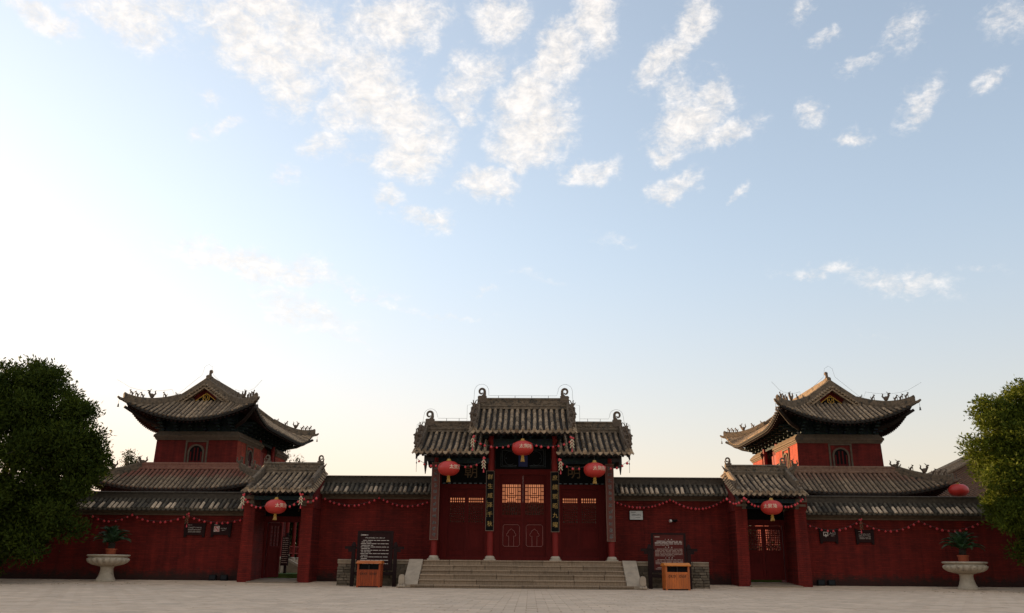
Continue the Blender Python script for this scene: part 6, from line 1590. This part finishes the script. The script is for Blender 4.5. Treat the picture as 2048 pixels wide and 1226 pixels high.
def bin_thing(label, x, y, rz, w=0.72, lidmat='bin_lid'):
    t = thing('litter_bin', label, 'litter bin', (x, y, G(y)), group='wooden litter bins', local=True, rotz=rz); bm_ = 'bin' if lidmat == 'bin_lid' else 'bin_red'
    d = 0.42; h = w / 2
    MB().box(-h + 0.02, h - 0.02, 0.02, d - 0.02, 0.0, 0.05).build('base', 'mark', t)
    ns = 9
    for i in range(ns):
        xa = -h + 0.045 + (w - 0.09) * i / ns; MB().box(xa + 0.003, xa + (w - 0.09) / ns - 0.003, -0.002 + random.uniform(-.003, .003), 0.022, 0.04, 0.50).build('slat', bm_, t)
    for sx in (-1, 1):
        for i in range(5):
            ya = 0.03 + (d - 0.06) * i / 5; MB().box(*sorted((sx * (h - 0.022), sx * h)), ya + 0.003, ya + (d - 0.06) / 5 - 0.003, 0.04, 0.70).build('slat', bm_, t)
        MB().box(*sorted((sx * (h - 0.05), sx * (h + 0.006))), -0.012, 0.04, 0.0, 0.715).build('corner_post', bm_, t)
        MB().box(*sorted((sx * (h - 0.05), sx * (h + 0.006))), d - 0.04, d + 0.012, 0.0, 0.715).build('corner_post', bm_, t)
    MB().box(-h + 0.05, h - 0.05, -0.006, 0.03, 0.485, 0.53).build('rail', bm_, t)
    MB().box(-0.012, 0.012, -0.004, 0.03, 0.53, 0.70).build('divider', 'mark', t)
    MB().box(-h + 0.02, h - 0.02, 0.05, d - 0.02, 0.05, 0.70).build('liner', 'black', t)
    lid = MB().prism([(-0.075, 0.705), (-0.075, 0.735), (0.10, 0.80), (d - 0.10, 0.80), (d + 0.06, 0.735), (d + 0.06, 0.705)], 'x', -h - 0.035, h + 0.035).build('lid', lidmat, t)
    g = MB(); r_ = random.Random(int(x * 10))
    for sx in (-1, 1):
        xc = sx * w * 0.22
        g.tube([(xc - 0.085 + 0.028 * math.cos(a), -0.008, 0.405 + 0.03 * math.sin(a)) for a in np.linspace(0.3, 6.0, 10)], 0.006, 4)
        for k in range(3): strokes(g, r_, xc - 0.02 + 0.05 * k, -0.007, 0.415, 0.04, 0.045, 5, 0.011)
        print_line(g, r_, xc - 0.03, xc + 0.09, -0.007, 0.375, 0.01)
    g.build('marking', 'mark', t)
    return t
bin_thing('reddish wooden litter bin in front of the dark brown notice board', -4.76, 27.56, R(-1), lidmat='bin_lid_red')
bin_thing('bright orange wooden litter bin in front of the red-brown notice board', 4.76, 27.35, R(5), 0.74)
def wall_sign(label, x0, x1, z0, z1, draw):
    y = 31.40; t = thing('wall_sign', label, 'sign', ((x0 + x1) / 2, y, z0), group='dark signs on the red wall')
    MB().box(x0 + 0.07, x1 - 0.07, y - 0.015, y + 0.03, z0 + 0.06, z1 - 0.03).build('board', 'sign', t)
    for s, xe in ((-1, x0), (1, x1)): MB().prism([(xe, z1 + 0.01), (xe - s * 0.09, z1 - 0.02), (xe - s * 0.10, z0), (xe - s * 0.02, z0 - 0.02)], 'y', y - 0.03, y + 0.03).build('scroll_end', 'post', t)
    g = MB(); draw(g, x0, x1, z0, z1, y - 0.018); g.build('lettering', 'white_print', t)
    return t
def d_text(seed):
    def f(g, x0, x1, z0, z1, y):
        r_ = random.Random(seed); w = x1 - x0
        print_line(g, r_, x0 + 0.17 * w, x0 + 0.36 * w, y, z1 - 0.09, 0.012)
        for z in (z1 - 0.175, z1 - 0.24):
            x = x0 + 0.2 * w
            while x < x1 - 0.18 * w: strokes(g, r_, x, y, z, 0.034, 0.036, 4, 0.008); x += 0.046
        for z in (z1 - 0.30, z1 - 0.335): print_line(g, r_, x0 + 0.2 * w, x1 - 0.2 * w, y, z, 0.009)
    return f
def d_nosmoke(g, x0, x1, z0, z1, y):
    r_ = random.Random(8); print_line(g, r_, x0 + 0.11, x0 + 0.25, y, z1 - 0.075, 0.012)
    g.box(x0 + 0.11, x0 + 0.31, y - 0.002, y + 0.002, z1 - 0.32, z1 - 0.12)
    for k in range(4): strokes(g, r_, x0 + 0.38 + 0.055 * k, y, z1 - 0.20, 0.044, 0.05, 6, 0.010)
    print_line(g, r_, x0 + 0.40, x0 + 0.52, y, z1 - 0.27, 0.01)
def d_entry(g, x0, x1, z0, z1, y):
    # open-bottomed box with an arrow pointing down into it, then the word
    xc = x0 + 0.225; zc = z1 - 0.20
    for a, b, c, d in ((-0.085, 0.085, 0.055, 0.08), (-0.085, -0.06, -0.06, 0.055), (0.06, 0.085, -0.06, 0.055), (-0.06, -0.035, -0.06, -0.04), (0.035, 0.06, -0.06, -0.04)): g.box(xc + a, xc + b, y - 0.002, y + 0.002, zc + c, zc + d)
    g.add([(xc - 0.05, y, zc - 0.03), (xc, y, zc - 0.105), (xc + 0.05, y, zc - 0.03), (xc + 0.02, y, zc - 0.03), (xc + 0.02, y, zc + 0.01), (xc - 0.02, y, zc + 0.01), (xc - 0.02, y, zc - 0.03)], [tuple(range(7))])
    add_text(g, '入口', 0.115, x0 + 0.46, y, z1 - 0.17)
    r_ = random.Random(4); print_line(g, r_, x0 + 0.40, x0 + 0.52, y, z1 - 0.255, 0.009)
wall_sign('dark wall sign with only lines of white text, under the left garland', -12.22, -11.44, 1.58, 2.08, d_text(3))
ns = wall_sign('dark wall sign with a white prohibition square, next to the open gate', -11.24, -10.50, 1.59, 2.08, d_nosmoke)
pr = MB().add([(-11.12, 31.376, 1.955), (-11.10, 31.376, 1.965), (-10.94, 31.376, 1.775), (-10.96, 31.376, 1.765)], [(0, 1, 2, 3)])
pr.tube([(-11.03 + 0.085 * math.cos(a), 31.378, 1.86 + 0.085 * math.sin(a)) for a in np.linspace(0, 6.28, 17)], 0.008, 4)
pr.box(-11.09, -10.985, 31.376, 31.379, 1.845, 1.868); pr.build('prohibition_mark', 'no_red', ns)
wall_sign('dark wall sign with white arrow-and-box pictogram and 入口, next to the closed gate', 10.50, 11.16, 1.52, 2.03, d_entry)
wall_sign('dark wall sign with only lines of pale text, right of the 入口 sign', 11.77, 12.42, 1.50, 2.02, d_text(9))
def pale_plaque():
    t = thing('wall_plaque', 'pale rectangular plaque with dark lettering on the tall red wall', 'plaque', (4.05, 31.4, 2.28))
    MB().box(3.80, 4.30, 31.39, 31.44, 2.265, 2.61).build('frame', 'black', t)
    MB().box(3.82, 4.28, 31.375, 31.392, 2.285, 2.59).build('plate', 'plaque', t)
    g = MB(); r_ = random.Random(2); print_line(g, r_, 3.87, 4.03, 31.372, 2.535, 0.018)
    for k in range(8): strokes(g, r_, 3.90 + 0.042 * k, 31.372, 2.45, 0.036, 0.045, 6, 0.011)
    print_line(g, r_, 4.02, 4.2, 31.372, 2.36, 0.014); g.build('lettering', 'plaque_ink', t)
pale_plaque()
def camera_thing():
    t = thing('security_camera', 'small dark tube camera with pale front on the wall right of the plaque', 'camera', (5.34, 31.4, 2.25))
    MB().tube([(5.27, 31.25, 2.245), (5.49, 31.33, 2.265)], [0.045, 0.04], 10).build('housing', 'black', t, smooth=True)
    MB().tube([(5.205, 31.225, 2.24), (5.272, 31.251, 2.245)], 0.05, 10).build('front_ring', 'plaque', t, smooth=True)
    MB().tube([(5.44, 31.31, 2.25), (5.44, 31.46, 2.2)], 0.018, 6).build('bracket', 'black', t)
camera_thing()
def floodlight(label, x):
    y = 31.15; z = G(y); t = thing('floodlight', label, 'floodlight', (x, y, z), group='black floodlights on the ground')
    MB().prism([(y - 0.08, z + 0.03), (y - 0.06, z + 0.20), (y + 0.06, z + 0.16), (y + 0.06, z + 0.04)], 'x', x - 0.12, x + 0.12).build('housing', 'black', t)
    MB().add([(x - 0.10, y - 0.083, z + 0.045), (x + 0.10, y - 0.083, z + 0.045), (x + 0.10, y - 0.066, z + 0.185), (x - 0.10, y - 0.066, z + 0.185)], [(0, 1, 2, 3)]).build('glass', 'glass_dark', t)
    MB().box(x - 0.14, x + 0.14, y - 0.02, y + 0.02, z, z + 0.03).box(x - 0.14, x - 0.12, y - 0.02, y + 0.02, z, z + 0.14).box(x + 0.12, x + 0.14, y - 0.02, y + 0.02, z, z + 0.14).build('yoke', 'black', t)
floodlight('black floodlight on the ground left of the open gate, farther from its pier', -10.90)
floodlight('black floodlight on the ground left of the open gate, nearer its pier', -10.50)
floodlight('black floodlight on the ground right of the closed gate, nearer its pier', 10.32)
floodlight('black floodlight on the ground right of the closed gate, farther from its pier', 10.68)
def courtyard_board():
    t = thing('courtyard_board', 'pale-lettered board on a dark post seen inside the open left gate', 'notice board', (-9.6, 36.0, 0.1))
    MB().box(-9.93, -9.62, 36.0, 36.05, 0.6, 1.75).build('panel', 'sign', t)
    MB().box(-9.80, -9.70, 36.05, 36.12, 0.1, 1.9).build('post', 'post', t)
    g = MB(); r_ = random.Random(31)
    for k in range(13): print_line(g, r_, -9.9, -9.66, 35.995, 1.68 - 0.08 * k, 0.022)
    g.build('lettering', 'dim_print', t)
courtyard_board()

def fallen():
    mb = MB(); q = random.Random(77)
    for k in range(150):
        x, y = (q.gauss(-15.5, 2.6), q.gauss(28.6, 1.3)) if k % 2 else (q.gauss(15.5, 2.6), q.gauss(28.2, 1.3))
        if y > 30.9: continue
        z = G(y) + 0.006; a = q.uniform(0, 6.28); l = q.uniform(0.03, 0.06); c, s_ = math.cos(a), math.sin(a)
        mb.add([(x - c * l, y - s_ * l, z), (x + s_ * l * .35, y - c * l * .35, z + 0.012), (x + c * l, y + s_ * l, z + 0.006), (x - s_ * l * .35, y + c * l * .35, z + 0.01)], [(0, 1, 2, 3)])
    o = mb.build('fallen_leaves', mat('dry_leaf', (0.16, 0.10, 0.03), 0.8, 0.5, 9)); o['kind'] = 'stuff'
fallen()
